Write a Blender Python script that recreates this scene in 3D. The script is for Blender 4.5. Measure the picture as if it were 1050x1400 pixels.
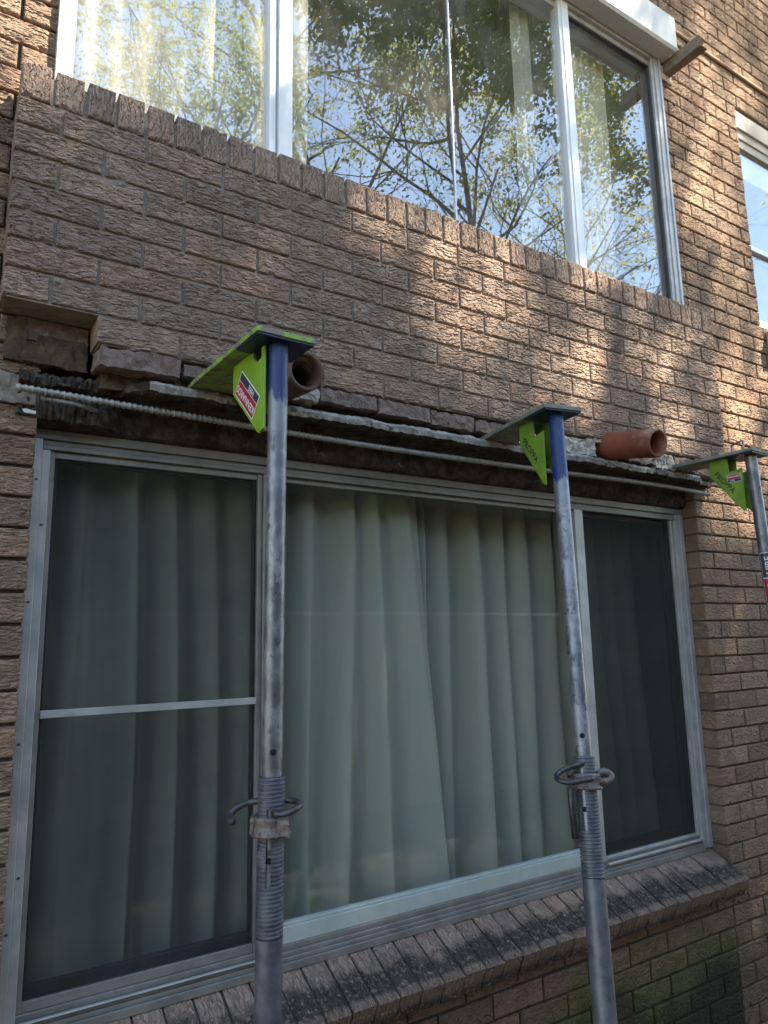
import bpy, bmesh, math, random
import numpy as np
from mathutils import Vector, Matrix, noise as mnoise

# ------------------------------------------------------------------ scene, camera, light
sc = bpy.context.scene
col = sc.collection
for o in list(bpy.data.objects):
    bpy.data.objects.remove(o)
Z0 = 3.40                       # everything below is laid out from the panel's top bed joint; ground = -Z0
GZ = -Z0
CAM = (-0.1169, -2.0235, -1.5235)
YAW, PIT, ROL, FPX = 0.5710, 0.1763, -0.0204, 982.5
fw = Vector((math.sin(YAW)*math.cos(PIT), math.cos(YAW)*math.cos(PIT), math.sin(PIT)))
rt0 = Vector((math.cos(YAW), -math.sin(YAW), 0))
up0 = rt0.cross(fw)
rt = math.cos(ROL)*rt0 + math.sin(ROL)*up0
up = -math.sin(ROL)*rt0 + math.cos(ROL)*up0
cd = bpy.data.cameras.new('camera')
cam = bpy.data.objects.new('camera', cd)
col.objects.link(cam)
cam.matrix_world = Matrix(((rt.x, up.x, -fw.x, CAM[0]), (rt.y, up.y, -fw.y, CAM[1]), (rt.z, up.z, -fw.z, CAM[2]+Z0), (0, 0, 0, 1)))
cd.sensor_fit = 'VERTICAL'
cd.sensor_height = 36.0
cd.lens = 36.0*FPX/1400.0
cd.clip_start = 0.05
cd.clip_end = 2000
sc.camera = cam

SUN_AZ, SUN_EL = math.radians(42), math.radians(54)      # azimuth measured from -Y (out of the wall) towards +X
S = Vector((math.sin(SUN_AZ)*math.cos(SUN_EL), -math.cos(SUN_AZ)*math.cos(SUN_EL), math.sin(SUN_EL)))
w = bpy.data.worlds.new('World')
sc.world = w
w.use_nodes = True
wn = w.node_tree
sky = wn.nodes.new('ShaderNodeTexSky')
sky.sky_type = 'NISHITA'
sky.sun_disc = False
sky.sun_elevation = SUN_EL
sky.sun_rotation = math.atan2(S.x, S.y)
sky.air_density = 1.2
sky.dust_density = 0.06
sky.ozone_density = 1.5
wn.links.new(sky.outputs[0], wn.nodes['Background'].inputs[0])
wn.nodes['Background'].inputs[1].default_value = 0.065
sd = bpy.data.lights.new('sun', 'SUN')
sd.energy = 5.0
sd.angle = math.radians(0.53)
sd.color = (1.0, 0.94, 0.83)
sun = bpy.data.objects.new('sun', sd)
col.objects.link(sun)
sun.rotation_euler = (-S).to_track_quat('-Z', 'Y').to_euler()
sun.location = (4, -4, 12)
sc.view_settings.view_transform = 'Standard'
sc.view_settings.look = 'None'
sc.view_settings.exposure = 3.08
sc.view_settings.gamma = 1.0
sc.view_settings.use_white_balance = True        # the camera balanced for open shade
sc.view_settings.white_balance_temperature = 7400
sc.render.engine = 'CYCLES'
sc.cycles.max_bounces = 6
sc.cycles.transparent_max_bounces = 24
sc.cycles.caustics_reflective = False
sc.cycles.caustics_refractive = False

rng = random.Random(7)
nrng = np.random.default_rng(11)

# ------------------------------------------------------------------ helpers
def link(name, data, parent=None, mat=None):
    o = bpy.data.objects.new(name, data)
    col.objects.link(o)
    if parent is not None:
        o.parent = parent
    if mat is not None and data is not None and len(data.materials) == 0:
        data.materials.append(mat)
    return o

def tag(o, label, cat, group=None):
    o['label'] = label
    o['category'] = cat
    if group:
        o['group'] = group
    return o

def thing(name, label, cat, loc=(0, 0, 0), group=None):
    o = link(name, None)
    o.location = loc
    o.empty_display_size = 0.1
    return tag(o, label, cat, group)

def pydata(name, v, f, smooth=False):
    me = bpy.data.meshes.new(name)
    me.from_pydata(v, [], f)
    if smooth:
        me.polygons.foreach_set('use_smooth', [True]*len(me.polygons))
    me.update()
    return me

def bmmesh(bm, name, smooth=False):
    bmesh.ops.recalc_face_normals(bm, faces=bm.faces)
    me = bpy.data.meshes.new(name)
    bm.to_mesh(me)
    bm.free()
    if smooth:
        me.polygons.foreach_set('use_smooth', [True]*len(me.polygons))
    return me

def boxbm(boxes, bev=0.0):
    bm = bmesh.new()
    for (x0, x1, y0, y1, z0, z1) in boxes:
        r = bmesh.ops.create_cube(bm, size=1)
        for vv in r['verts']:
            vv.co = Vector((x0+(vv.co.x+.5)*(x1-x0), y0+(vv.co.y+.5)*(y1-y0), z0+(vv.co.z+.5)*(z1-z0)))
    if bev > 0:
        bmesh.ops.bevel(bm, geom=list(bm.edges), offset=bev, segments=1, affect='EDGES', clamp_overlap=True)
    return bm

def boxes(name, bl, mat, parent=None, bev=0.0015):
    """one mesh out of axis-aligned boxes; its origin sits on the first box"""
    cx = [sum(b[0]+b[1] for b in bl)/(2*len(bl)), sum(b[2]+b[3] for b in bl)/(2*len(bl)), sum(b[4]+b[5] for b in bl)/(2*len(bl))]
    l2 = [(b[0]-cx[0], b[1]-cx[0], b[2]-cx[1], b[3]-cx[1], b[4]-cx[2], b[5]-cx[2]) for b in bl]
    o = link(name, bmmesh(boxbm(l2, bev), name), parent, mat)
    o.location = cx
    return o

def tube_geo(pts, rads, sides=8, caps=True):
    pts = [Vector(p) for p in pts]
    n = len(pts)
    if not hasattr(rads, '__len__'):
        rads = [rads]*n
    v, f = [], []
    ref = None
    for i, p in enumerate(pts):
        t = (pts[min(i+1, n-1)]-pts[max(i-1, 0)]).normalized()
        if ref is None:
            ref = t.orthogonal().normalized()
        a = (ref - t*ref.dot(t))
        a = a.normalized() if a.length > 1e-6 else t.orthogonal().normalized()
        ref = a
        b = t.cross(a)
        for k in range(sides):
            an = 2*math.pi*k/sides
            v.append(p + (a*math.cos(an)+b*math.sin(an))*rads[i])
    for i in range(n-1):
        for k in range(sides):
            k2 = (k+1) % sides
            f.append((i*sides+k, i*sides+k2, (i+1)*sides+k2, (i+1)*sides+k))
    if caps:
        f.append(tuple(range(sides-1, -1, -1)))
        f.append(tuple((n-1)*sides+k for k in range(sides)))
    return v, f

def spline(pts, n=8):
    P = [Vector(p) for p in pts]
    P = [P[0]*2-P[1]] + P + [P[-1]*2-P[-2]]
    out = []
    for i in range(1, len(P)-2):
        for k in range(n):
            t = k/n
            a, b, c, d = P[i-1], P[i], P[i+1], P[i+2]
            out.append(0.5*((2*b)+(c-a)*t+(2*a-5*b+4*c-d)*t*t+(3*b-a-3*c+d)*t**3))
    out.append(P[-2])
    return out

def tube(name, pts, rads, mat, parent=None, sides=10, smooth=True):
    v, f = tube_geo(pts, rads, sides)
    return link(name, pydata(name, [tuple(q) for q in v], f, smooth), parent, mat)

def lathe(name, prof, mat, parent=None, sides=28, skip=None, smooth=True):
    """profile (r, z) turned about z; skip(k, z) leaves faces out"""
    v, f = [], []
    for (r, z) in prof:
        for k in range(sides):
            a = 2*math.pi*k/sides
            v.append((r*math.cos(a), r*math.sin(a), z))
    for i in range(len(prof)-1):
        for k in range(sides):
            if skip and skip(k, 0.5*(prof[i][1]+prof[i+1][1])):
                continue
            k2 = (k+1) % sides
            f.append((i*sides+k, i*sides+k2, (i+1)*sides+k2, (i+1)*sides+k))
    me = pydata(name, v, f, smooth)
    bm = bmesh.new(); bm.from_mesh(me)
    bmesh.ops.recalc_face_normals(bm, faces=bm.faces)
    bm.to_mesh(me); bm.free()
    return link(name, me, parent, mat)

def prism(name, poly, thick, mat, parent=None, axis='x', off=0.0, bev=0.0):
    """polygon in the plane across axis, extruded by thick along it"""
    bm = bmesh.new()
    def P(a, b, t):
        return (t, a, b) if axis == 'x' else ((a, t, b) if axis == 'y' else (a, b, t))
    v0 = [bm.verts.new(P(a, b, off-thick/2)) for a, b in poly]
    v1 = [bm.verts.new(P(a, b, off+thick/2)) for a, b in poly]
    bm.faces.new(v0)
    bm.faces.new(list(reversed(v1)))
    n = len(poly)
    for i in range(n):
        bm.faces.new((v0[i], v1[i], v1[(i+1) % n], v0[(i+1) % n]))
    if bev:
        bmesh.ops.bevel(bm, geom=list(bm.edges), offset=bev, segments=1, affect='EDGES', clamp_overlap=True)
    return link(name, bmmesh(bm, name), parent, mat)

def rough_block(name, bnd, mat, parent=None, amp=0.006, seed=0, cut=4, freq=22):
    """a broken lump: box cut into small even cells, pushed about by noise and by angular fracture cells"""
    x0, x1, y0, y1, z0, z1 = bnd
    c = Vector(((x0+x1)/2, (y0+y1)/2, (z0+z1)/2))
    dims = (x1-x0, y1-y0, z1-z0)
    bm = bmesh.new()
    bmesh.ops.create_cube(bm, size=1)
    for v in bm.verts:
        v.co = Vector((v.co.x*dims[0], v.co.y*dims[1], v.co.z*dims[2]))
    for ax in range(3):
        cell = max(.0085, dims[ax]/90)
        n = max(2, int(dims[ax]/cell))
        no = Vector((ax == 0, ax == 1, ax == 2))
        for k in range(1, n):
            bmesh.ops.bisect_plane(bm, geom=list(bm.verts)+list(bm.edges)+list(bm.faces), plane_co=no*(-dims[ax]/2+dims[ax]*k/n), plane_no=no)
    so = Vector((seed*7.31, seed*3.17, seed*1.7))
    for vv in bm.verts:
        p = vv.co.copy()
        out = Vector((p.x/dims[0], p.y/dims[1], p.z/dims[2]))
        out = out.normalized() if out.length > 1e-6 else out
        nv = mnoise.noise_vector(p*freq+so) + 0.5*mnoise.noise_vector(p*freq*2.7+so) + 0.4*mnoise.noise_vector(p*freq*6.5+so)
        d1 = mnoise.voronoi(p*freq*1.6+so)[0][0]
        vv.co = p + nv*amp*.75 + out*amp*1.3*(.35-d1)
    o = link(name, bmmesh(bm, name), parent, mat)
    o.location = c
    return o

def project(p):
    d = Vector(p)-Vector(CAM)
    z = d.dot(fw)
    if z < 0.05:
        return None
    return 525+FPX*d.dot(rt)/z, 700-FPX*d.dot(up)/z

# ------------------------------------------------------------------ materials
def node(nt, typ, ins=None, **props):
    n = nt.nodes.new(typ)
    for k, v in props.items():
        setattr(n, k, v)
    for k, v in (ins or {}).items():
        if isinstance(v, bpy.types.NodeSocket):
            nt.links.new(v, n.inputs[k])
        else:
            n.inputs[k].default_value = v
    return n

def mth(nt, op, a, b=0.0, c=0.0, clamp=False):
    return node(nt, 'ShaderNodeMath', {0: a, 1: b, 2: c}, operation=op, use_clamp=clamp).outputs[0]

def mixc(nt, fac, a, b, mode='MIX'):
    n = node(nt, 'ShaderNodeMix', None, data_type='RGBA', blend_type=mode)
    for idx, v in ((0, fac), (6, a), (7, b)):
        if isinstance(v, bpy.types.NodeSocket):
            nt.links.new(v, n.inputs[idx])
        else:
            n.inputs[idx].default_value = (*v, 1) if (idx > 0 and len(v) == 3) else v
    return n.outputs[2]

def ramp(nt, fac, lo, hi):
    return node(nt, 'ShaderNodeMapRange', {0: fac, 1: lo, 2: hi, 3: 0.0, 4: 1.0}, interpolation_type='SMOOTHSTEP').outputs[0]

def noise(nt, vec, scale, detail=3.0, rough=0.55, dist=0.0):
    return node(nt, 'ShaderNodeTexNoise', {'Vector': vec, 'Scale': scale, 'Detail': detail, 'Roughness': rough, 'Distortion': dist}).outputs[0]

def newmat(name):
    m = bpy.data.materials.new(name)
    m.use_nodes = True
    nt = m.node_tree
    return m, nt, nt.nodes['Principled BSDF']

def jitter_coords(nt):
    tc = node(nt, 'ShaderNodeTexCoord')
    oi = node(nt, 'ShaderNodeObjectInfo')
    r = mth(nt, 'MULTIPLY', oi.outputs['Random'], 37.0)
    add = node(nt, 'ShaderNodeVectorMath', {0: tc.outputs['Object'], 1: r}, operation='ADD')
    return add.outputs[0], oi.outputs['Random']

def setp(nt, p, **kw):
    for k, v in kw.items():
        k = k.replace('_', ' ')
        if isinstance(v, bpy.types.NodeSocket):
            nt.links.new(v, p.inputs[k])
        else:
            p.inputs[k].default_value = (*v, 1) if isinstance(v, tuple) and len(v) == 3 else v

def bump(nt, p, h, dist, strength=1.0):
    b = node(nt, 'ShaderNodeBump', {'Strength': strength, 'Distance': dist, 'Height': h})
    nt.links.new(b.outputs[0], p.inputs['Normal'])

def brick_mat(name, cols, streak=(10, 10, 46), warp=0.035, dist=0.006, thin=0.06, stain=None, crumb=0.25):
    m, nt, p = newmat(name)
    co, rnd = jitter_coords(nt)
    wv = node(nt, 'ShaderNodeTexNoise', {'Vector': co, 'Scale': 16.0, 'Detail': 1.0}).outputs['Color']
    off = node(nt, 'ShaderNodeVectorMath', {0: wv, 1: (0.5, 0.5, 0.5)}, operation='SUBTRACT').outputs[0]
    off = node(nt, 'ShaderNodeVectorMath', {0: off, 'Scale': warp}, operation='SCALE').outputs[0]
    cw = node(nt, 'ShaderNodeVectorMath', {0: co, 1: off}, operation='ADD').outputs[0]
    sv = node(nt, 'ShaderNodeVectorMath', {0: cw, 1: streak}, operation='MULTIPLY').outputs[0]
    n1 = noise(nt, sv, 1.0, 2.0, 0.5)
    d1 = mth(nt, 'ABSOLUTE', mth(nt, 'SUBTRACT', n1, 0.5))
    ridge = ramp(nt, d1, 0.0, thin)
    n2 = noise(nt, sv, 2.3, 3.0, 0.6)
    d2 = ramp(nt, mth(nt, 'ABSOLUTE', mth(nt, 'SUBTRACT', n2, 0.5)), 0.0, thin*0.8)
    fine = noise(nt, co, 260.0, 2.0, 0.6)
    h = mth(nt, 'ADD', mth(nt, 'MULTIPLY', ridge, 0.75), mth(nt, 'MULTIPLY', d2, 0.28))
    h = mth(nt, 'ADD', h, mth(nt, 'MULTIPLY', fine, crumb))
    h = mth(nt, 'ADD', h, mth(nt, 'MULTIPLY', n1, 0.3))
    bump(nt, p, h, dist, 1.0)
    # fired colour: per brick tone, cloudy body, darker pits in the fine grain
    c = mixc(nt, rnd, cols[0], cols[1])
    r2 = mth(nt, 'FRACT', mth(nt, 'MULTIPLY', rnd, 17.31))
    c = mixc(nt, mth(nt, 'MULTIPLY', ramp(nt, r2, 0.72, 0.95), 0.55), c, (cols[2][0]*.68, cols[2][1]*.68, cols[2][2]*.70))
    r3 = mth(nt, 'FRACT', mth(nt, 'MULTIPLY', rnd, 41.7))
    c = mixc(nt, mth(nt, 'MULTIPLY', ramp(nt, r3, 0.7, 0.95), 0.5), c, (cols[1][0]*1.08, cols[1][1]*.88, cols[1][2]*.82))
    wpos = node(nt, 'ShaderNodeNewGeometry').outputs['Position']
    grime = ramp(nt, noise(nt, node(nt, 'ShaderNodeVectorMath', {0: wpos, 1: (2.2, 2.2, .8)}, operation='MULTIPLY').outputs[0], 1.3, 5, .6), .48, .75)
    c = mixc(nt, mth(nt, 'MULTIPLY', grime, .26), c, (0.13, 0.105, 0.09))
    body = ramp(nt, noise(nt, co, 9.0, 3.0, 0.6), 0.35, 0.7)
    c = mixc(nt, mth(nt, 'MULTIPLY', body, 0.7), c, cols[2])
    c = mixc(nt, mth(nt, 'MULTIPLY', mth(nt, 'SUBTRACT', 1.0, fine), 0.35), c, (0.10, 0.065, 0.045))
    if stain:
        geo = node(nt, 'ShaderNodeNewGeometry').outputs['Position']
        sep = node(nt, 'ShaderNodeSeparateXYZ', {0: geo})
        c = stain(nt, c, geo, sep)
    setp(nt, p, Base_Color=c, Roughness=0.9)
    p.inputs['Specular IOR Level'].default_value = 0.25
    return m

def moss_stain(nt, c, geo, sep):
    # green algae and black mould growing up the damp foot of the wall
    n = noise(nt, geo, 2.6, 4.0, 0.6)
    zz = mth(nt, 'ADD', sep.outputs[2], mth(nt, 'MULTIPLY', mth(nt, 'SUBTRACT', n, 0.5), 0.9))
    g = ramp(nt, zz, Z0-2.68, Z0-2.98)
    k = ramp(nt, zz, Z0-2.85, Z0-3.2)
    xx = ramp(nt, sep.outputs[0], 1.0, 2.1)
    xr = ramp(nt, sep.outputs[0], 3.6, 3.1)
    xx = mth(nt, 'MULTIPLY', xx, xr)
    c = mixc(nt, mth(nt, 'MULTIPLY', mth(nt, 'MULTIPLY', g, 0.72), xx), c, (0.085, 0.098, 0.022))
    c = mixc(nt, mth(nt, 'MULTIPLY', mth(nt, 'MULTIPLY', k, 0.85), xx), c, (0.018, 0.018, 0.016))
    return c

def wall_low_tone(nt, c, geo, sep):
    # darker tone towards the bottom of the right-hand wall
    n = noise(nt, geo, 3.0, 4.0, 0.6)
    zz = mth(nt, 'ADD', sep.outputs[2], mth(nt, 'MULTIPLY', mth(nt, 'SUBTRACT', n, 0.5), 1.2))
    g = ramp(nt, zz, Z0-2.6, Z0-3.2)
    return mixc(nt, mth(nt, 'MULTIPLY', g, 0.55), c, (0.06, 0.05, 0.03))

def sill_stain(nt, c, geo, sep):
    # black mould over the outer half of the sloping sill, with pale lichen flecks
    n = noise(nt, geo, 9.0, 4.0, 0.65)
    yy = mth(nt, 'ADD', sep.outputs[1], mth(nt, 'MULTIPLY', mth(nt, 'SUBTRACT', n, 0.5), 0.17))
    g = mth(nt, 'MULTIPLY', ramp(nt, yy, 0.150, 0.10), mth(nt, 'ADD', mth(nt, 'MULTIPLY', ramp(nt, sep.outputs[1], 0.032, 0.05), 0.6), 0.4))
    n3 = noise(nt, geo, 60.0, 3.0, 0.7)
    g = mth(nt, 'MULTIPLY', g, ramp(nt, n3, 0.25, 0.5))
    c = mixc(nt, mth(nt, 'MULTIPLY', g, 0.85), c, (0.03, 0.03, 0.025))
    sp = ramp(nt, noise(nt, geo, 75.0, 2.0, 0.5), 0.68, 0.74)
    return mixc(nt, mth(nt, 'MULTIPLY', sp, 0.7), c, (0.45, 0.38, 0.33))

def stone_mat(name, c1, c2, scale=18, bdist=0.01, rough=0.92, detail=6, c3=None, th=(0.6, 0.7)):
    m, nt, p = newmat(name)
    co, rnd = jitter_coords(nt)
    n = noise(nt, co, scale, detail, 0.65)
    c = mixc(nt, ramp(nt, n, 0.35, 0.65), c1, c2)
    if c3:
        c = mixc(nt, ramp(nt, noise(nt, co, scale*0.45, 5, 0.6), *th), c, c3)
    setp(nt, p, Base_Color=c, Roughness=rough)
    p.inputs['Specular IOR Level'].default_value = 0.2
    bump(nt, p, noise(nt, co, scale*2.2, detail, 0.7), bdist, 1.0)
    return m

def metal_mat(name, c1, c2, metallic=0.0, rough=0.4, scale=30, spot=None, spot_th=(0.62, 0.7), bdist=0.0004, stretch=(1, 1, 1)):
    m, nt, p = newmat(name)
    co, rnd = jitter_coords(nt)
    sv = node(nt, 'ShaderNodeVectorMath', {0: co, 1: stretch}, operation='MULTIPLY').outputs[0]
    n = noise(nt, sv, scale, 4, 0.65)
    c = mixc(nt, ramp(nt, n, 0.35, 0.65), c1, c2)
    if spot:
        c = mixc(nt, ramp(nt, noise(nt, sv, scale*1.7, 5, 0.7), *spot_th), c, spot)
    r = node(nt, 'ShaderNodeMapRange', {0: n, 1: 0.3, 2: 0.7, 3: rough-0.08, 4: rough+0.12}).outputs[0]
    setp(nt, p, Base_Color=c, Roughness=r, Metallic=metallic)
    bump(nt, p, noise(nt, sv, scale*2, 3, 0.6), bdist, 1.0)
    return m

def glass_mat(name, ior, dust, tint=(1, 1, 1), dcol=(0.75, 0.75, 0.72), dust_scale=3.0):
    m, nt, p = newmat(name)
    nt.nodes.remove(p)
    out = nt.nodes['Material Output']
    tc = node(nt, 'ShaderNodeTexCoord').outputs['Object']
    # reflectance of one face, the same from both sides (Schlick)
    fac = node(nt, 'ShaderNodeLayerWeight', {'Blend': 0.5}).outputs['Facing']
    r0 = ((ior-1)/(ior+1))**2
    fr = mth(nt, 'ADD', mth(nt, 'MULTIPLY', mth(nt, 'POWER', fac, 5.0), 1-r0), r0)
    tr = node(nt, 'ShaderNodeBsdfTransparent', {'Color': (*tint, 1)})
    gl = node(nt, 'ShaderNodeBsdfGlossy', {'Color': (1, 1, 1, 1), 'Roughness': 0.0})
    # old float glass: a very slight ripple
    nb = node(nt, 'ShaderNodeBump', {'Strength': 0.05, 'Distance': 0.01, 'Height': noise(nt, tc, 2.2, 1, 0.5)})
    nt.links.new(nb.outputs[0], gl.inputs['Normal'])
    s1 = node(nt, 'ShaderNodeMixShader', {0: fr, 1: tr.outputs[0], 2: gl.outputs[0]})
    df = node(nt, 'ShaderNodeBsdfDiffuse', {'Color': (*dcol, 1)})
    n = ramp(nt, noise(nt, tc, dust_scale, 5, 0.6), 0.3, 0.75)
    n2 = ramp(nt, noise(nt, node(nt, 'ShaderNodeVectorMath', {0: tc, 1: (14, 1, 2.5)}, operation='MULTIPLY').outputs[0], 1.5, 5, 0.7), 0.45, 0.8)
    sp = ramp(nt, noise(nt, tc, 95.0, 1, 0.5), 0.76, 0.80)
    d = mth(nt, 'MULTIPLY', mth(nt, 'ADD', mth(nt, 'ADD', n, mth(nt, 'MULTIPLY', n2, 0.6)), mth(nt, 'MULTIPLY', sp, 1.6)), dust)
    s2 = node(nt, 'ShaderNodeMixShader', {0: d, 1: s1.outputs[0], 2: df.outputs[0]})
    nt.links.new(s2.outputs[0], out.inputs['Surface'])
    return m

def screen_mat(name, opac):
    m, nt, p = newmat(name)
    nt.nodes.remove(p)
    out = nt.nodes['Material Output']
    tr = node(nt, 'ShaderNodeBsdfTransparent')
    df = node(nt, 'ShaderNodeBsdfDiffuse', {'Color': (0.055, 0.055, 0.05, 1)})
    tc = node(nt, 'ShaderNodeTexCoord').outputs['Object']
    n = noise(nt, tc, 2.0, 4, 0.6)
    fac = node(nt, 'ShaderNodeMapRange', {0: n, 1: 0.3, 2: 0.7, 3: opac-0.06, 4: opac+0.06}).outputs[0]
    s = node(nt, 'ShaderNodeMixShader', {0: fac, 1: tr.outputs[0], 2: df.outputs[0]})
    nt.links.new(s.outputs[0], out.inputs['Surface'])
    return m

def cloth_mat(name, c, trans=0.3, sheer=0.0):
    m, nt, p = newmat(name)
    nt.nodes.remove(p)
    out = nt.nodes['Material Output']
    tc = node(nt, 'ShaderNodeTexCoord').outputs['Object']
    weave = noise(nt, node(nt, 'ShaderNodeVectorMath', {0: tc, 1: (1, 1, 0.15)}, operation='MULTIPLY').outputs[0], 300, 2, 0.5)
    cc = mixc(nt, mth(nt, 'MULTIPLY', weave, 0.3), c, tuple(x*0.7 for x in c))
    df = node(nt, 'ShaderNodeBsdfDiffuse', {'Color': cc})
    tl = node(nt, 'ShaderNodeBsdfTranslucent', {'Color': cc})
    s = node(nt, 'ShaderNodeMixShader', {0: trans, 1: df.outputs[0], 2: tl.outputs[0]})
    if sheer:
        tr = node(nt, 'ShaderNodeBsdfTransparent')
        s = node(nt, 'ShaderNodeMixShader', {0: sheer, 1: s.outputs[0], 2: tr.outputs[0]})
    nt.links.new(s.outputs[0], out.inputs['Surface'])
    return m

PANEL_COLS = ((0.375, 0.27, 0.215), (0.52, 0.37, 0.285), (0.33, 0.245, 0.20))
WALL_COLS = ((0.34, 0.235, 0.165), (0.47, 0.32, 0.22), (0.29, 0.20, 0.148))
FOOT_COLS = ((0.23, 0.14, 0.10), (0.30, 0.18, 0.125), (0.18, 0.115, 0.085))
M = {}
M['panel_brick'] = brick_mat('panel_brick_mat', PANEL_COLS, streak=(15, 15, 84))
M['header_brick'] = brick_mat('header_brick_mat', PANEL_COLS, streak=(90, 15, 17))
M['wall_brick'] = brick_mat('wall_brick_mat', WALL_COLS, streak=(28, 28, 70), warp=0.05, dist=0.006, stain=wall_low_tone)
M['left_brick'] = brick_mat('left_brick_mat', WALL_COLS, streak=(15, 15, 84), dist=0.006)
M['foot_brick'] = brick_mat('foot_brick_mat', FOOT_COLS, streak=(24, 24, 36), warp=0.05, dist=0.005, stain=moss_stain)
M['sill_brick'] = brick_mat('sill_brick_mat', ((0.42, 0.29, 0.22), (0.52, 0.365, 0.275), (0.38, 0.27, 0.215)), streak=(70, 14, 14), dist=0.010, stain=sill_stain)
RELIEF_SPEC = dict(panel_brick_mat=dict(amp=.0065), header_brick_mat=dict(amp=.0055, vertical=True, nu=26, nv=32, fz=78, fx=15), wall_brick_mat=dict(amp=.006, fx=24, fz=60, nu=36, nv=22), left_brick_mat=dict(amp=.006, fx=13, fz=66, nu=36, nv=26), foot_brick_mat=dict(amp=.005, fx=28, fz=46, nu=30, nv=18))
M['mortar'] = stone_mat('mortar_mat', (0.21, 0.17, 0.14), (0.31, 0.26, 0.215), 30, 0.004)
M['mortar_dark'] = stone_mat('mortar_dark_mat', (0.045, 0.036, 0.028), (0.075, 0.06, 0.046), 30, 0.003)
M['mortar_wall'] = stone_mat('wall_mortar_mat', (0.09, 0.07, 0.054), (0.13, 0.10, 0.078), 30, 0.003)
M['broken_brick'] = stone_mat('broken_brick_mat', (0.16, 0.115, 0.095), (0.25, 0.185, 0.155), 40, 0.006, c3=(0.36, 0.33, 0.30))
M['old_mortar'] = stone_mat('old_mortar_mat', (0.30, 0.26, 0.22), (0.52, 0.47, 0.41), 26, 0.006, c3=(0.62, 0.60, 0.56))
M['sand_mortar'] = stone_mat('sand_mortar_mat', (0.14, 0.098, 0.058), (0.07, 0.052, 0.038), 24, 0.012)
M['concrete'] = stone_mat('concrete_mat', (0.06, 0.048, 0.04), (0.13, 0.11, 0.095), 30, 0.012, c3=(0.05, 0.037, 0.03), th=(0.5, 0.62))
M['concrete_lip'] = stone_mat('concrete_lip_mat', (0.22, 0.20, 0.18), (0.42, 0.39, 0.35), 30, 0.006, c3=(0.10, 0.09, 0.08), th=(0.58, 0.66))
M['hood'] = stone_mat('hood_mat', (0.62, 0.62, 0.63), (0.70, 0.70, 0.70), 7, 0.0008, 0.7)
M['cream'] = stone_mat('cream_paint_mat', (0.42, 0.38, 0.34), (0.48, 0.44, 0.39), 7, 0.0008, 0.7)
M['alu'] = metal_mat('aluminium_mat', (0.40, 0.395, 0.395), (0.50, 0.49, 0.485), 0.35, 0.42, 14, spot=(0.30, 0.29, 0.28), spot_th=(0.66, 0.74), stretch=(1, 1, 1))
M['alu_dull_shaded'] = metal_mat('dull_shaded_aluminium_mat', (0.20, 0.185, 0.17), (0.27, 0.25, 0.23), 0.3, 0.48, 10, spot=(0.18, 0.165, 0.15), spot_th=(0.6, 0.72))  # dull aluminium, with the shade under the lintel put into its colour
M['alu_pale'] = metal_mat('pale_frame_mat', (0.40, 0.455, 0.44), (0.47, 0.52, 0.50), 0.1, 0.45, 10, spot=(0.25, 0.24, 0.22), spot_th=(0.68, 0.74))
M['alu_white'] = metal_mat('bright_aluminium_mat', (0.72, 0.72, 0.72), (0.82, 0.82, 0.82), 0.25, 0.38, 10, stretch=(1, 1, 0.2))
M['seal'] = metal_mat('dark_seal_mat', (0.03, 0.03, 0.032), (0.055, 0.055, 0.06), 0, 0.6, 20)
M['galv'] = metal_mat('galvanised_mat', (0.15, 0.155, 0.17), (0.31, 0.315, 0.33), 0.55, 0.42, 26, spot=(0.09, 0.09, 0.095), spot_th=(0.55, 0.66), bdist=0.0008, stretch=(1, 1, 0.55))
M['galv_dark'] = metal_mat('weathered_steel_mat', (0.115, 0.12, 0.145), (0.18, 0.185, 0.21), 0.5, 0.45, 30, spot=(0.12, 0.11, 0.12), spot_th=(0.6, 0.7))
M['rusty'] = metal_mat('rusty_collar_mat', (0.14, 0.12, 0.11), (0.23, 0.195, 0.175), 0.4, 0.55, 40, spot=(0.13, 0.055, 0.04), spot_th=(0.52, 0.62), bdist=0.001)
M['iron'] = metal_mat('dark_iron_mat', (0.06, 0.058, 0.058), (0.12, 0.115, 0.11), 0.6, 0.4, 60)
M['hole_disc'] = metal_mat('hole_disc_mat', (0.008, 0.008, 0.008), (0.012, 0.012, 0.012), 0, 0.9, 10)  # near-black colour stands for the shade inside holes
M['rebar'] = metal_mat('rebar_mat', (0.30, 0.285, 0.265), (0.42, 0.40, 0.37), 0.5, 0.5, 40, spot=(0.20, 0.14, 0.10), spot_th=(0.55, 0.7))
M['green'] = metal_mat('lime_paint_mat', (0.20, 0.37, 0.03), (0.25, 0.43, 0.035), 0.0, 0.38, 12, spot=(0.17, 0.19, 0.11), spot_th=(0.60, 0.70))
M['green_dull'] = metal_mat('dull_lime_paint_mat', (0.14, 0.26, 0.03), (0.19, 0.33, 0.035), 0.0, 0.45, 12, spot=(0.13, 0.145, 0.09), spot_th=(0.58, 0.68))
M['green_worn'] = metal_mat('worn_lime_paint_mat', (0.22, 0.22, 0.19), (0.16, 0.155, 0.14), 0.0, 0.6, 16, spot=(0.19, 0.33, 0.05), spot_th=(0.54, 0.66))
M['green_edge'] = metal_mat('scraped_lime_edge_mat', (0.22, 0.40, 0.035), (0.27, 0.42, 0.06), 0.0, 0.5, 14, spot=(0.20, 0.17, 0.15), spot_th=(0.45, 0.55))
M['blue'] = metal_mat('blue_paint_mat', (0.004, 0.009, 0.035), (0.006, 0.015, 0.06), 0.0, 0.4, 20, spot=(0.03, 0.045, 0.10), spot_th=(0.6, 0.72), stretch=(1, 1, 0.3))
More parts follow.
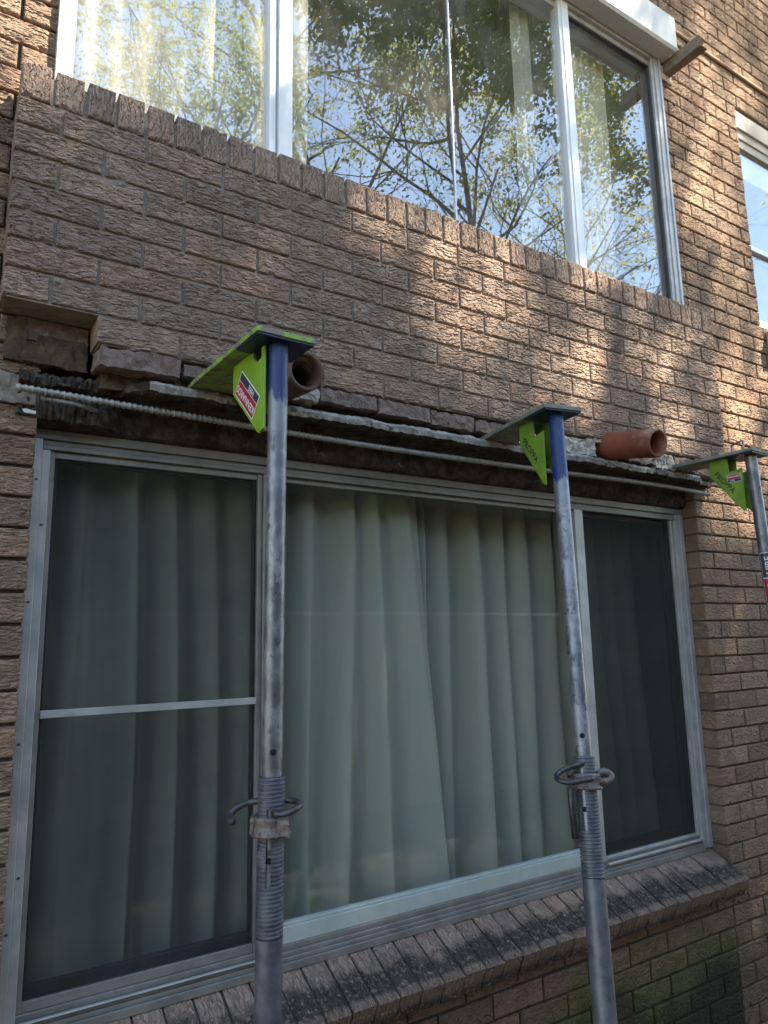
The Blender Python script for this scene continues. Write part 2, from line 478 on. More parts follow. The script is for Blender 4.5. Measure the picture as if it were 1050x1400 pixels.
def blue_fade():
    m, nt, p = newmat('flaking_blue_mat')
    co, rnd = jitter_coords(nt)
    tc = node(nt, 'ShaderNodeTexCoord').outputs['Object']
    z = node(nt, 'ShaderNodeSeparateXYZ', {0: tc}).outputs[2]
    st = node(nt, 'ShaderNodeVectorMath', {0: co, 1: (1, 1, .25)}, operation='MULTIPLY').outputs[0]
    zz = mth(nt, 'ADD', z, mth(nt, 'MULTIPLY', mth(nt, 'SUBTRACT', noise(nt, st, 45, 4, .7), .5), .16))
    k = ramp(nt, zz, .075, .105)
    g_ = mixc(nt, noise(nt, co, 26, 4, .65), (0.15, 0.155, 0.17), (0.31, 0.315, 0.33))
    b_ = mixc(nt, ramp(nt, noise(nt, st, 60, 4, .7), .55, .75), (0.008, 0.028, 0.12), (0.05, 0.075, 0.16))
    setp(nt, p, Base_Color=mixc(nt, k, g_, b_), Roughness=.42, Metallic=mth(nt, 'MULTIPLY', mth(nt, 'SUBTRACT', 1.0, k), .5))
    return m
M['blue_fade'] = blue_fade()
M['terracotta'] = stone_mat('terracotta_mat', (0.165, 0.048, 0.028), (0.235, 0.075, 0.043), 9, 0.002, 0.7, c3=(0.34, 0.21, 0.16), th=(0.56, 0.7))
M['pipe_dusty'] = stone_mat('dusty_pipe_mat', (0.10, 0.05, 0.04), (0.16, 0.09, 0.075), 14, 0.003, 0.8, c3=(0.40, 0.33, 0.29), th=(0.55, 0.65))
M['timber'] = stone_mat('weathered_timber_mat', (0.16, 0.13, 0.10), (0.24, 0.19, 0.14), 30, 0.004, 0.85)
M['timber_new'] = stone_mat('raw_timber_mat', (0.42, 0.24, 0.11), (0.50, 0.31, 0.16), 14, 0.002, 0.8)
M['white_label'] = metal_mat('label_white_mat', (0.72, 0.72, 0.72), (0.78, 0.78, 0.78), 0, 0.5, 30)
M['red_label'] = metal_mat('label_red_mat', (0.42, 0.015, 0.03), (0.48, 0.02, 0.04), 0, 0.45, 30)
M['navy_label'] = metal_mat('label_navy_mat', (0.035, 0.04, 0.06), (0.05, 0.055, 0.08), 0, 0.45, 30)
M['black_ink'] = metal_mat('black_ink_mat', (0.02, 0.025, 0.015), (0.03, 0.035, 0.02), 0, 0.5, 30)
M['glass_up'] = glass_mat('upper_glass_mat', 2.35, 0.055)
M['glass_low'] = glass_mat('lower_glass_mat', 1.5, 0.005, (0.97, 0.985, 0.975), (0.62, 0.62, 0.58), 4.0)
M['screen'] = screen_mat('fly_screen_mat', 0.21)
M['screen_dark'] = screen_mat('dark_fly_screen_mat', 0.42)
M['curtain'] = cloth_mat('green_curtain_mat', (0.45, 0.45, 0.385), 0.12)
M['sheer'] = cloth_mat('sheer_curtain_mat', (0.82, 0.81, 0.71), 0.35, 0.10)
M['drape'] = cloth_mat('cream_drape_mat', (0.80, 0.76, 0.62), 0.25)
M['plaster'] = stone_mat('plaster_mat', (0.42, 0.41, 0.39), (0.46, 0.45, 0.43), 5, 0.0005)
M['carpet'] = stone_mat('carpet_mat', (0.10, 0.08, 0.065), (0.13, 0.10, 0.08), 60, 0.002)
M['ground'] = stone_mat('ground_mat', (0.04, 0.036, 0.03), (0.065, 0.058, 0.048), 2.5, 0.01, c3=(0.035, 0.042, 0.018), th=(0.5, 0.65))
M['bark'] = stone_mat('bark_mat', (0.075, 0.06, 0.048), (0.14, 0.115, 0.095), 9, 0.02)
M['paling'] = stone_mat('fence_paling_mat', (0.20, 0.18, 0.15), (0.27, 0.245, 0.21), 6, 0.002)

def leaf_mat(name, c1, c2):
    m, nt, p = newmat(name)
    nt.nodes.remove(p)
    geo = node(nt, 'ShaderNodeNewGeometry').outputs['Position']
    c = mixc(nt, ramp(nt, noise(nt, geo, 1.4, 3, 0.6), 0.3, 0.7), c1, c2)
    df = node(nt, 'ShaderNodeBsdfDiffuse', {'Color': c})
    tl = node(nt, 'ShaderNodeBsdfTranslucent', {'Color': mixc(nt, 0.5, c, (0.34, 0.36, 0.06))})
    s = node(nt, 'ShaderNodeMixShader', {0: 0.5, 1: df.outputs[0], 2: tl.outputs[0]})
    nt.links.new(s.outputs[0], nt.nodes['Material Output'].inputs['Surface'])
    return m
M['leaf'] = leaf_mat('leaf_mat', (0.08, 0.11, 0.03), (0.14, 0.165, 0.05))
M['leaf_yellow'] = leaf_mat('autumn_leaf_mat', (0.30, 0.22, 0.02), (0.16, 0.17, 0.03))

# ------------------------------------------------------------------ ground
g = link('ground', pydata('ground', [(-120, -120, 0), (120, -120, 0), (120, 120, 0), (-120, 120, 0)], [(0, 1, 2, 3)]), None, M['ground'])
g.location = (0, 0, GZ)
g['kind'] = 'structure'

# ------------------------------------------------------------------ bricks
_bm_cache = {}
def brick_mesh(L, H, D, mat, var=0, bev=0.004, jit=0.0014):
    key = (round(L, 3), round(H, 3), round(D, 3), mat.name, var)
    if key in _bm_cache:
        return _bm_cache[key]
    bm = boxbm([(-L/2, L/2, -D/2, D/2, -H/2, H/2)], bev)
    r = random.Random(hash(key[:3]) % 9999 + var*77)
    for v in bm.verts:
        v.co += Vector((r.uniform(-jit, jit), r.uniform(-jit, jit), r.uniform(-jit, jit)))
    me = bmmesh(bm, 'brick')
    me.materials.append(mat)
    _bm_cache[key] = me
    return me

def relief_mesh(L, H, D, mat, var, amp=.006, fx=13, fz=66, nu=46, nv=32, vertical=False, top=False):
    """a brick whose face carries the rolled bark texture as real ridges; shared between alike bricks"""
    key = ('r', round(L, 3), round(H, 3), round(D, 3), mat.name, var, top)
    if key in _bm_cache:
        return _bm_cache[key]
    so = Vector((var*13.7+L*50, var*5.3+H*9, var*2.9))
    def hgt(a, b):
        if vertical:
            a, b = b, a
        wv = mnoise.noise(Vector((a*22, b*14, 1.7))+so)*.010+mnoise.noise(Vector((a*60, b*30, 5.1))+so)*.0035
        q = Vector((a*fx, (b+wv)*fz, .3))+so
        n1 = mnoise.noise(q)
        n2 = mnoise.noise(q*2.1+Vector((3, 7, 1)))
        g1 = min(1, abs(n1)*8.5)
        g2 = min(1, abs(n2)*6.0)
        g1 = g1*g1*(3-2*g1)
        return .62*g1+.30*g2+.16*n1+.10*mnoise.noise(q*4.3)
    cr_ = random.Random(var*31+int(L*1000))
    hb = (D if top else H)/2
    chips = [(cr_.uniform(-L/2, L/2), cr_.choice((-hb, hb)), cr_.uniform(.008, .018)) for _ in range(cr_.choice((0, 1, 1, 2)))]
    v, f = [], []
    for j in range(nv+1):
        for i in range(nu+1):
            a, b = (i/nu-.5), (j/nv-.5)
            # rounded arris
            ex = min(1, min(i, nu-i))
            ez = min(1, min(j, nv-j))
            e = ex*ez
            h = hgt(a*L, b*(D if top else H))
            out = -.0035*(1-e)+amp*(h-.85)*e
            if chips:
                for (ca, cb, cr) in chips:
                    dd_ = math.hypot(a*L-ca, (b*(D if top else H)-cb)*1.3)
                    if dd_ < cr:
                        out -= .009*(1-dd_/cr)**.7
            jx = .0012*mnoise.noise(Vector((b*9, var, 2)))*(1-ex)
            if top:
                v.append((a*L+jx, b*D, H/2+out))
            else:
                v.append((a*L+jx, -D/2-out, b*H+.0012*mnoise.noise(Vector((a*9, var, 7)))*(1-ez)))
    n1_ = nu+1
    for j in range(nv):
        for i in range(nu):
            k = j*n1_+i
            f.append((k, k+1, k+n1_+1, k+n1_))
    rim = [i for i in range(nu+1)]+[j*n1_+nu for j in range(1, nv+1)]+[nv*n1_+i for i in range(nu-1, -1, -1)]+[j*n1_ for j in range(nv-1, 0, -1)]
    b0 = len(v)
    for k in rim:
        x, y, z = v[k]
        v.append((x, y, -H/2) if top else (x, D/2, z))
    m_ = len(rim)
    for i in range(m_):
        f.append((rim[i], b0+i, b0+(i+1) % m_, rim[(i+1) % m_]))
    f.append(tuple(range(b0, b0+m_)))
    me = pydata('brick', v, f)
    bm = bmesh.new(); bm.from_mesh(me)
    bmesh.ops.recalc_face_normals(bm, faces=bm.faces)
    bm.to_mesh(me); bm.free()
    me.materials.append(mat)
    _bm_cache[key] = me
    return me

RELIEF = RELIEF_SPEC
def put_brick(parent, x0, x1, z0, z1, d0, d1, mat, name='brick', jit=True):
    L, H, D = x1-x0, z1-z0, d1-d0
    if mat.name in RELIEF:
        me = relief_mesh(L, H, D, mat, rng.randrange(16), **RELIEF[mat.name])
    else:
        me = brick_mesh(L, H, D, mat, rng.randrange(5))
    o = link(name, me, parent)
    j = 0.0013 if jit else 0
    o.location = ((x0+x1)/2+rng.uniform(-j, j), (d0+d1)/2+rng.uniform(-j, j)*1.3, (z0+z1)/2+rng.uniform(-j, j))
    if jit:
        o.rotation_euler = (rng.uniform(-.006, .006), rng.uniform(-.004, .004), rng.uniform(-.006, .006))
    return o

C_ = 0.086          # course height with its bed joint
def in_view(x0, x1, z, d, mgn=25):
    for x in (x0, (x0+x1)/2, x1):
        q = project((x, d, z))
        if q and -mgn < q[0] < 1050+mgn and -mgn < q[1] < 1400+mgn:
            return True
    return False

def wall(name, label, rows, mat, mortar_rects, mortar_mat, d=0.12, depth=0.11, recess=0.009):
    """rows: list of (k, [(xa, xb, phase)]) - bricks in view are objects, the rest one joined part"""
    t = thing(name, label, 'wall', (0, 0, GZ))
    t_items = []
    far = []
    for k, spans in rows:
        zt = -k*C_-0.005
        zb = zt-0.076
        for (xa, xb, rev) in spans:
            first = 0.23 if k % 2 == 0 else 0.11
            pieces = []
            x = 0.0
            W = xb-xa
            l = first
            while x < W-0.02:
                e = min(x+l, W)
                pieces.append((x, e))
                x = e+0.01
                l = 0.23
            for a, b in pieces:
                if b-a < 0.03:
                    continue
                if rev:
                    a, b = W-b, W-a
                t_items.append((xa+a, xa+b, zb, zt))
    vis = [q for q in t_items if in_view(q[0], q[1], (q[2]+q[3])/2, d)]
    vis.sort(key=lambda q: (Vector(((q[0]+q[1])/2, d, q[2]))-Vector(CAM)).length)
    near = set(vis[:300])
    for q in t_items:
        if q in near:
            o = put_brick(t, q[0], q[1], q[2], q[3], d, d+depth, mat)
            o.location.z -= GZ
        else:
            far.append((q[0], q[1], d, d+depth, q[2]-GZ, q[3]-GZ))
    if far:
        v, f = [], []
        for (x0, x1, y0, y1, z0, z1) in far:
            n = len(v)
            v += [(x0, y0, z0), (x1, y0, z0), (x1, y1, z0), (x0, y1, z0), (x0, y0, z1), (x1, y0, z1), (x1, y1, z1), (x0, y1, z1)]
            f += [(n, n+3, n+2, n+1), (n+4, n+5, n+6, n+7), (n, n+1, n+5, n+4), (n+1, n+2, n+6, n+5), (n+2, n+3, n+7, n+6), (n+3, n, n+4, n+7)]
        o = link('brick_courses', pydata('brick_courses', v, f), t, mat)
        o['kind'] = 'stuff'
    boxes('mortar', [(a, b, d+recess, d+depth+0.012, z0-GZ, z1-GZ) for a, b, z0, z1 in mortar_rects], mortar_mat, t, 0)
    return t

XL, XR = 0.115, 3.12            # the window opening's reveals
W2A, W2B, W2Z0, W2Z1 = 3.93, 5.9, 0.253, 1.70
def row_range(z0, z1):
    return range(int(round(-z1/C_)), int(round(-z0/C_)))
KT, KB = -52, 40                # top and bottom courses of the building's face
rows = []
for k in range(KT, KB):
    zc = -(k+.5)*C_
    sp = []
    if zc > 1.88:
        sp.append((XL, XR-0.01, True))
    if zc > 1.70 or zc < 0.253:
        sp.append((XR, 6.9, False))
    else:
        sp.append((XR, W2A, False))
        sp.append((W2B, 6.9, False))
    rows.append((k, sp))
wall('brick_wall', 'orange brown textured brick wall beside the tall windows, dappled with sun', rows, M['wall_brick'],
     [(XR+.004, W2A-.004, GZ, 4.45), (W2A-.004, W2B+.004, GZ, W2Z0-.006), (W2A-.004, W2B+.004, W2Z1+.004, 4.45), (W2B+.004, 6.9, GZ, 4.45), (XL, XR+.004, 1.9, 4.45)], M['mortar_wall'], recess=0.014)
rows = [(k, [(-1.9, XL, True)]) for k in range(KT, KB)]
wall('brick_wall', 'strip of ochre brick wall with deep joints beside the rusty lintel end', rows, M['left_brick'],
     [(-1.9, XL-.004, GZ, 4.45)], M['mortar_dark'], recess=0.014)
rows = [(k, [(XL+.01, XR-.01, True)]) for k in range(31, KB)]
wall('brick_wall', 'dark damp brickwork under the sloping sill, stained green and black with moss', rows, M['foot_brick'],
     [(XL, XR, GZ, -31*C_-.004)], M['mortar_dark'], recess=0.012)

# the projecting panel between the windows
PW = 3.235
panel = thing('spandrel_panel', 'projecting panel of rough brown bricks between upper and lower windows, capped with upright bricks', 'brick panel', (0, 0, -8*C_))
PZ = 8*C_
def pb(x0, x1, z0, z1, mat=M['panel_brick'], name='brick', d0=0.0, d1=0.11):
    o = put_brick(panel, x0, x1, z0, z1, d0, d1, mat, name)
    o.location.z += PZ
    return o
for k in range(8):
    zt = -k*C_-.005
    zb = zt-.076
    x = 0.0
    l = 0.11 if k % 2 == 0 else 0.23
    while x < PW-.03:
        e = min(x+l, PW)
        if not (k == 7 and x < 0.2):
            if k >= 6 and 2.27 < x+.1 < 2.47 and k == 7:
                pass
            else:
                pb(x, e, zb, zt)
        x = e+.01
        l = 0.23
# short end courses under the panel at its right end
for k in (8,):
    for (xa, xb) in ((2.98, 3.10), (3.11, PW)):
        pb(xa, xb, -(k+1)*C_+.005, -k*C_-.005)
# upright capping bricks, laid on edge and tilted a little for the weather
NH = 37
for i in range(NH):
    p0 = PW/NH
    x0 = i*p0+.0058
    x1 = (i+1)*p0-.0058
    hh = 0.112+rng.uniform(-.004, .003)
    o = put_brick(panel, x0, x1, 0.004, 0.004+hh, -0.001, 0.095, M['header_brick'], 'capping_brick')
    o.location.z += PZ
    o.rotation_euler = (rng.uniform(-.03, .01), rng.uniform(-.012, .012), rng.uniform(-.02, .02))
boxes('mortar', [(.006, PW-.006, .0095, .117, -7*C_+PZ, .088+PZ), (.248, PW-.006, .0095, .117, -8*C_+PZ+.002, -7*C_+PZ-.0005), (2.99, PW-.006, .012, .117, -9*C_+PZ+.004, -8*C_+PZ+.0015)], M['mortar'], panel, 0)
# chopped-off course hanging below the panel
def frag(x0, x1, z0, z1, d0, d1, mat, seed, amp=.006, name='broken_brick', cut=11):
    o = rough_block(name, (x0, x1, d0, d1, z0, z1), mat, panel, amp, seed, cut)
    o.location.z += PZ
    return o
bb, om, sm = M['broken_brick'], M['old_mortar'], M['sand_mortar']
frag(.245, .475, -.752, -.696, -.012, .09, bb, 1, .007)
frag(.49, .60, -.735, -.694, .012, .09, bb, 2, .007)
frag(.62, .84, -.74, -.694, .02, .09, bb, 3, .008)
frag(.83, .93, -.752, -.695, -.008, .07, om, 4, .011, 'mortar_lump')
frag(.94, 1.16, -.742, -.694, -.004, .09, bb, 5, .007)
frag(1.17, 1.39, -.748, -.695, -.004, .09, bb, 6, .006)
frag(1.40, 1.60, -.752, -.696, .004, .09, bb, 7, .009)
frag(1.62, 1.79, -.745, -.696, .014, .09, bb, 8, .008)
frag(1.80, 2.03, -.775, -.70, -.012, .08, om, 9, .014, 'mortar_lump', 11)
frag(2.04, 2.28, -.77, -.694, .004, .08, om, 10, .013, 'mortar_lump', 11)
frag(2.47, 2.66, -.765, -.694, -.006, .08, bb, 11, .012)
frag(2.66, 2.80, -.775, -.705, -.012, .08, om, 12, .013, 'mortar_lump', 11)
frag(2.81, 2.97, -.765, -.70, -.002, .08, bb, 13, .01)
frag(.26, 1.78, -.80, -.735, .05, .10, sm, 14, .008, 'mortar_bed', 14)
frag(2.0, 2.95, -.80, -.74, .045, .10, sm, 15, .009, 'mortar_bed', 12)
frag(2.27, 2.33, -.70, -.60, .006, .08, om, 16, .007, 'mortar_lump')
frag(2.44, 2.49, -.70, -.605, .004, .08, om, 17, .007, 'mortar_lump')
# sandy rubble where a panel brick is missing
frag(.045, .232, -.668, -.606, .112, .2, M['broken_brick'], 18, .005, 'rubble_brick', 11)
frag(.06, .236, -.742, -.682, .098, .2, sm, 19, .008, 'rubble_brick', 11)
frag(.10, .236, -.69, -.655, .10, .19, sm, 20, .008, 'mortar_lump', 9)
frag(.02, .07, -.74, -.61, .108, .13, sm, 24, .006, 'mortar_lump', 9)

# ------------------------------------------------------------------ broken concrete lintel with bared steel
def lintel():
    prof = [(.30, -.762), (.10, -.764), (.035, -.768), (.006, -.772), (-.004, -.785), (.002, -.802), (.02, -.806), (.06, -.803), (.115, -.80), (.165, -.805), (.176, -.82), (.172, -.845), (.176, -.87), (.180, -.892), (.20, -.897), (.30, -.897)]
    nx = 460
    x0, x1 = .06, 3.16
    v, f, mi = [], [], []
    npf = len(prof)
    for i in range(nx+1):
        X = x0+(x1-x0)*i/nx
        for j, (d, z) in enumerate(prof):
            p = Vector((X*9, d*9, z*9))
            nv = mnoise.noise_vector(p*1.3)+.6*mnoise.noise_vector(p*3.7)+.6*mnoise.noise_vector(p*9)
            am = .006 if 2 <= j <= 6 else (.007 if 6 < j < 14 else .002)
            dd, zz = d+nv.y*am, z+nv.z*am
            # the nib is broken back at both ends
            if X < .40 and 1 < j < 9:
                k = min(1, (.40-X)/.10)
                dd += k*(.075+.014*mnoise.noise(Vector((X*45, 3, j*2.1)))+.012*mnoise.noise(Vector((X*130, 8, j*3.3)))) * (1 if j < 7 else .6)
                zz -= k*.006*mnoise.noise(Vector((X*60, 9, j*2)))
            if X < .36 and 9 <= j <= 13:
                k = min(1, (.36-X)/.06)
                dd -= k*(.06+.025*mnoise.noise(Vector((X*38, j*1.9, 1)))+.014*mnoise.noise(Vector((X*110, j*2.7, 4))))
            if X > 3.0 and 1 < j < 8:
                dd += min(1, (X-3.0)/.08)*.05
            v.append((X-1.6, dd, zz+.83))
    for i in range(nx):
        for j in range(npf-1):
            a = i*npf+j
            f.append((a, a+1, a+npf+1, a+npf))
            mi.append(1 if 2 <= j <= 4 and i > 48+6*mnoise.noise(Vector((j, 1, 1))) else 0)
    f.append(tuple(range(npf)))
    f.append(tuple(nx*npf+j for j in range(npf-1, -1, -1)))
    mi += [0, 0]
    me = pydata('concrete_lintel', v, f)
    bm = bmesh.new(); bm.from_mesh(me)
    bmesh.ops.recalc_face_normals(bm, faces=bm.faces)
    bm.to_mesh(me); bm.free()
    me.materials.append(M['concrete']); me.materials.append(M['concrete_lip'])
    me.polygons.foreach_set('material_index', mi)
    o = link('concrete_lintel', me)
    o.location = (1.6, 0, -.83)
    tag(o, 'broken dark concrete lintel with a pale ragged lip above the lower window', 'lintel')
lintel()

def rebar(label, pts, r=.0085):
    P = spline(pts, 14)
    v, f = tube_geo(P, r, 8)
    # deformed-bar ribs: rings along the bar
    L = sum((P[i+1]-P[i]).length for i in range(len(P)-1))
    n = int(L/.016)
    acc = [0]
    for i in range(len(P)-1):
        acc.append(acc[-1]+(P[i+1]-P[i]).length)
    for q in range(n):
        s = (q+.5)*L/n
        i = max(k for k in range(len(acc)) if acc[k] <= s)
        i = min(i, len(P)-2)
        t = (s-acc[i])/max(1e-6, acc[i+1]-acc[i])
        c = P[i].lerp(P[i+1], t)
        dr = (P[i+1]-P[i]).normalized()
        tilt = (dr + Vector((0, .35, .25))).normalized()
        vv, ff = tube_geo([c-tilt*.004, c-tilt*.0018, c+tilt*.0018, c+tilt*.004], [r*.95, r*1.28, r*1.28, r*.95], 8, False)
        b = len(v)
        v += vv
        f += [tuple(k+b for k in fc) for fc in ff]
    base = P[0]
    o = link('reinforcing_bar', pydata('reinforcing_bar', [tuple(Vector(q)-base) for q in v], f, True), None, M['rebar'])
    o.location = base
    tag(o, label, 'steel bar')
rebar('long ribbed steel bar bared below the broken lintel, running the window width', [(.05, .055, -.833), (.31, .058, -.838), (.75, .06, -.845), (1.23, .06, -.850), (1.9, .06, -.845), (2.75, .06, -.833), (3.15, .06, -.841)])
rebar('short end of ribbed steel bar stuck in the crumbled lintel corner', [(.115, .075, -.847), (.17, .068, -.851), (.22, .075, -.853), (.27, .12, -.85)], .006)
STUBS = ((1.02, -.875, 'bent tie wire stub just past the clean lime bracket'), (1.34, -.876, 'tie wire stub hanging midway along the dark lintel soffit'), (2.05, -.868, 'tie wire stub between the leaning prop and orange pipe'))
for (X, z, lab) in STUBS:
    o = tube('tie_wire', [(0, .03, 0), (0, 0, 0), (rng.uniform(-.012, .012), -.012, -.008), (rng.uniform(-.015, .015), -.014, -.018)], .003, M['rusty'], None, 6)
    o.location = (X, .135, z)
    tag(o, lab, 'wire', 'wire stubs in the lintel soffit')
o = rough_block('paint_dab', (.076, .110, .112, .122, -.884, -.874), M['white_label'], None, .002, 3, 3)
tag(o, 'small white daub of filler on the brick edge at the lintel end', 'filler')
o = rough_block('render_patch', (-.40, .108, .111, .13, -.86, -.775), M['mortar'], None, .006, 5, 8)
tag(o, 'grey render patch smeared over ochre bricks beside the lintel end', 'render')

# ------------------------------------------------------------------ terracotta pipes
def pipe(label, base, end, mat, ro=.06, ri=.047):
    b, e = Vector(base), Vector(end)
    L = (e-b).length
    prof = [(ri, -.08), (ri, L-.004), (ri+.003, L), (ro-.003, L), (ro, L-.004), (ro, -.08)]
    o = lathe('terracotta_pipe', prof, mat, None, 36)
    o.location = b
    o.rotation_euler = (e-b).to_track_quat('Z', 'Y').to_euler()
    tag(o, label, 'pipe')
pipe('dusty dark red clay pipe stub behind the first green bracket', (.785, .005, -.715), (.79, -.205, -.735), M['pipe_dusty'])
pipe('bright orange terracotta pipe stub jutting from the brick panel', (2.375, .005, -.705), (2.372, -.235, -.752), M['terracotta'])

# ------------------------------------------------------------------ lower sill of bricks on edge
sill = thing('window_sill', 'sloping sill of brown bricks on edge under the lower window, blackened along its front', 'sill', (1.6, .12, -2.7))
SX0, SX1, NS = .11, 3.105, 35
ang = math.atan2(.085, .175)
for i in range(NS):
    p0 = (SX1-SX0)/NS
    x0, x1 = SX0+i*p0+.0034, SX0+(i+1)*p0-.0034
    me = relief_mesh(x1-x0, .086, .235, M['sill_brick'], rng.randrange(9), amp=.004, fx=9, fz=80, nu=16, nv=30, vertical=True, top=True)
    o = link('sill_brick', me, sill)
    cy, cz = .142+rng.uniform(-.002, .002), -2.592+rng.uniform(-.003, .002)
    o.location = ((x0+x1)/2-1.6, cy-.12, cz+2.7)
    o.rotation_euler = (ang+rng.uniform(-.008, .008), rng.uniform(-.01, .01), rng.uniform(-.004, .004))
mb = link('mortar', bmmesh(boxbm([(SX0-1.6+.003, SX1-1.6-.003, -.108, .108, -.037, .037)], 0), 'mortar'), sill, M['mortar_dark'])
mb.location = (0, .023, .1075)
mb.rotation_euler = (ang, 0, 0)

# ------------------------------------------------------------------ lower window
lw = thing('window', 'wide three part aluminium window with green curtains below the broken lintel', 'window', (1.6, .22, -2.52))
def lwb(name, bl, mat, parent=lw, bev=.0015):
    off = Vector((1.6, .22, -2.52))
    return boxes(name, [(b[0]-off.x, b[1]-off.x, b[2]-off.y, b[3]-off.y, b[4]-off.z, b[5]-off.z) for b in bl], mat, parent, bev)
ZT, ZB = -.899, -2.512
fr = lwb('head_frame', [(.118, 3.116, .200, .27, -.927, ZT), (.1432, 3.0618, .212, .27, -.944, -.9272), (.1432, 3.0618, .206, .27, -.957, -.9442)], M['alu_dull_shaded'])
lwb('jamb', [(.118, .143, .200, .27, ZB, -.9275), (.1432, .166, .208, .27, ZB, -.9577)], M['alu'])
lwb('jamb', [(3.085, 3.116, .196, .27, ZB, -.9275), (3.062, 3.0848, .203, .27, ZB, -.9275), (3.046, 3.0618, .200, .27, ZB, -.9577)], M['alu'])
lwb('sill_frame', [(.1665, 3.0455, .188, .27, ZB-.008, -2.497), (.1665, 3.0455, .196, .27, -2.4968, -2.485), (.1665, 3.0455, .204, .27, -2.4848, -2.472), (.1665, 3.0455, .214, .27, -2.4718, -2.455)], M['alu_dull_shaded'])
lwb('sill_lip', [(.1665, .83, .190, .2035, -2.4715, -2.4675), (2.39, 3.0455, .190, .2035, -2.4715, -2.4625)], M['alu'])
lwb('mullion', [(.832, .862, .204, .26, -2.4545, -.9577), (.8622, .903, .212, .26, -2.4545, -.9577)], M['alu_dull_shaded'])
lwb('mullion', [(2.336, 2.388, .203, .26, -2.4545, -.9577)], M['alu'])
# centre fixed light
cl = lwb('centre_pane', [(.904, 2.318, .2405, .2455, -2.402, -.975)], M['glass_low'], bev=0)
lwb('bottom_rail', [(.9035, 2.335, .219, .25, -2.4547, -2.405), (.9035, 2.335, .226, .25, -2.4048, -2.396)], M['alu_pale'])
lwb('stile', [(2.300, 2.320, .222, .25, -2.3957, -.9577)], M['alu_pale'])
lwb('stile', [(2.3205, 2.3355, .226, .25, -2.3957, -.9577)], M['seal'])
lwb('top_rail', [(.9035, 2.2995, .224, .25, -.975, -.9577)], M['alu_dull_shaded'])
# left sliding light behind an insect screen
ls = lwb('sliding_sash', [(.1665, .19, .238, .26, -2.4545, -.9577), (.81, .8315, .238, .26, -2.4545, -.9577), (.1905, .8095, .238, .26, -2.43, -2.40), (.1905, .8095, .238, .26, -.985, -.9577)], M['seal'])
lwb('pane', [(.1905, .8095, .2465, .2515, -2.40, -.985)], M['glass_low'], bev=0)
s_ = lwb('insect_screen', [(.18, .822, .2255, .2265, -2.44, -.968)], M['screen'], bev=0)
lwb('screen_frame', [(.1665, .180, .219, .233, -2.4545, -.9577), (.815, .8315, .215, .233, -2.4545, -.9577), (.1802, .8148, .220, .233, -2.4545, -2.428), (.1802, .8148, .220, .233, -.978, -.9577)], M['alu_dull_shaded'])
lwb('screen_bar', [(.1802, .8148, .211, .2245, -1.718, -1.697)], M['alu'])
# right sliding light
lwb('sliding_sash', [(2.389, 2.405, .238, .26, -2.4545, -.9577), (2.985, 3.012, .236, .26, -2.4545, -.9577), (3.018, 3.0455, .232, .26, -2.4545, -.9577), (2.4055, 2.9845, .238, .26, -2.44, -2.405), (2.4055, 2.9845, .238, .26, -.985, -.9577)], M['seal'])
lwb('pane', [(2.4055, 2.9845, .2465, .2515, -2.405, -.985)], M['glass_low'], bev=0)
lwb('insect_screen', [(2.395, 3.03, .2255, .2265, -2.44, -.968)], M['screen_dark'], bev=0)
lwb('screen_frame', [(2.3885, 2.397, .216, .233, -2.4545, -.9577), (3.034, 3.0456, .214, .231, -2.4545, -.9577), (2.3972, 3.0338, .214, .233, -2.4545, -2.443)], M['alu'])
for (X, z) in ((.131, -1.05), (.131, -1.40), (.152, -1.18), (.131, -1.78), (.152, -2.12), (.131, -2.25)):
    o = link('screw', bmmesh(boxbm([(-.004, .004, -.002, .002, -.003, .003)], .001), 'screw'), lw, M['iron'])
    o.location = (X-1.6, (.2 if X < .14 else .208)-.22-.001, z+2.52)

# ------------------------------------------------------------------ upper window
uw = thing('window', 'large upper window in bright aluminium frame reflecting trees, standing on the brick panel', 'window', (1.6, .1, .1))
def uwb(name, bl, mat, parent=uw, bev=.0015):
    off = Vector((1.6, .1, .1))
    return boxes(name, [(b[0]-off.x, b[1]-off.x, b[2]-off.y, b[3]-off.y, b[4]-off.z, b[5]-off.z) for b in bl], mat, parent, bev)
uwb('jamb', [(.098, .112, .095, .19, .105, 1.705), (.1122, .147, .101, .19, .105, 1.667)], M['alu_white'])
uwb('jamb', [(3.136, 3.153, .092, .119, .105, 1.705), (3.104, 3.1358, .099, .18, .105, 1.6668), (3.082, 3.1038, .106, .18, .105, 1.6668)], M['alu'])
uwb('head_frame', [(.1122, 3.1358, .093, .18, 1.667, 1.705), (.1475, 3.0815, .103, .18, 1.650, 1.6668), (.1475, 3.0815, .122, .18, 1.618, 1.6498)], M['alu'])
uwb('sill_frame', [(.1475, 3.0815, .099, .2, .098, .135)], M['alu'])
uwb('mullion', [(.800, .824, .112, .16, .1352, 1.6178), (.832, .886, .101, .16, .1352, 1.6498), (.8242, .8318, .12, .16, .1352, 1.6178)], M['alu_white'])
uwb('mullion', [(2.352, 2.372, .104, .16, .1352, 1.6498), (2.3722, 2.420, .098, .16, .1352, 1.6498)], M['alu_white'])
uwb('pane', [(.1475, .7995, .140, .145, .1352, 1.6178)], M['glass_up'], bev=0)
uwb('pane', [(.8865, 1.655, .128, .133, .1352, 1.6178)], M['glass_up'], bev=0)
uwb('pane', [(1.663, 2.3515, .128, .133, .1352, 1.6178)], M['glass_up'], bev=0)
uwb('glazing_strip', [(1.6552, 1.6628, .125, .136, .1352, 1.6178)], M['alu_white'])
uwb('pane', [(2.4205, 3.0815, .140, .145, .1352, 1.6178)], M['glass_up'], bev=0)
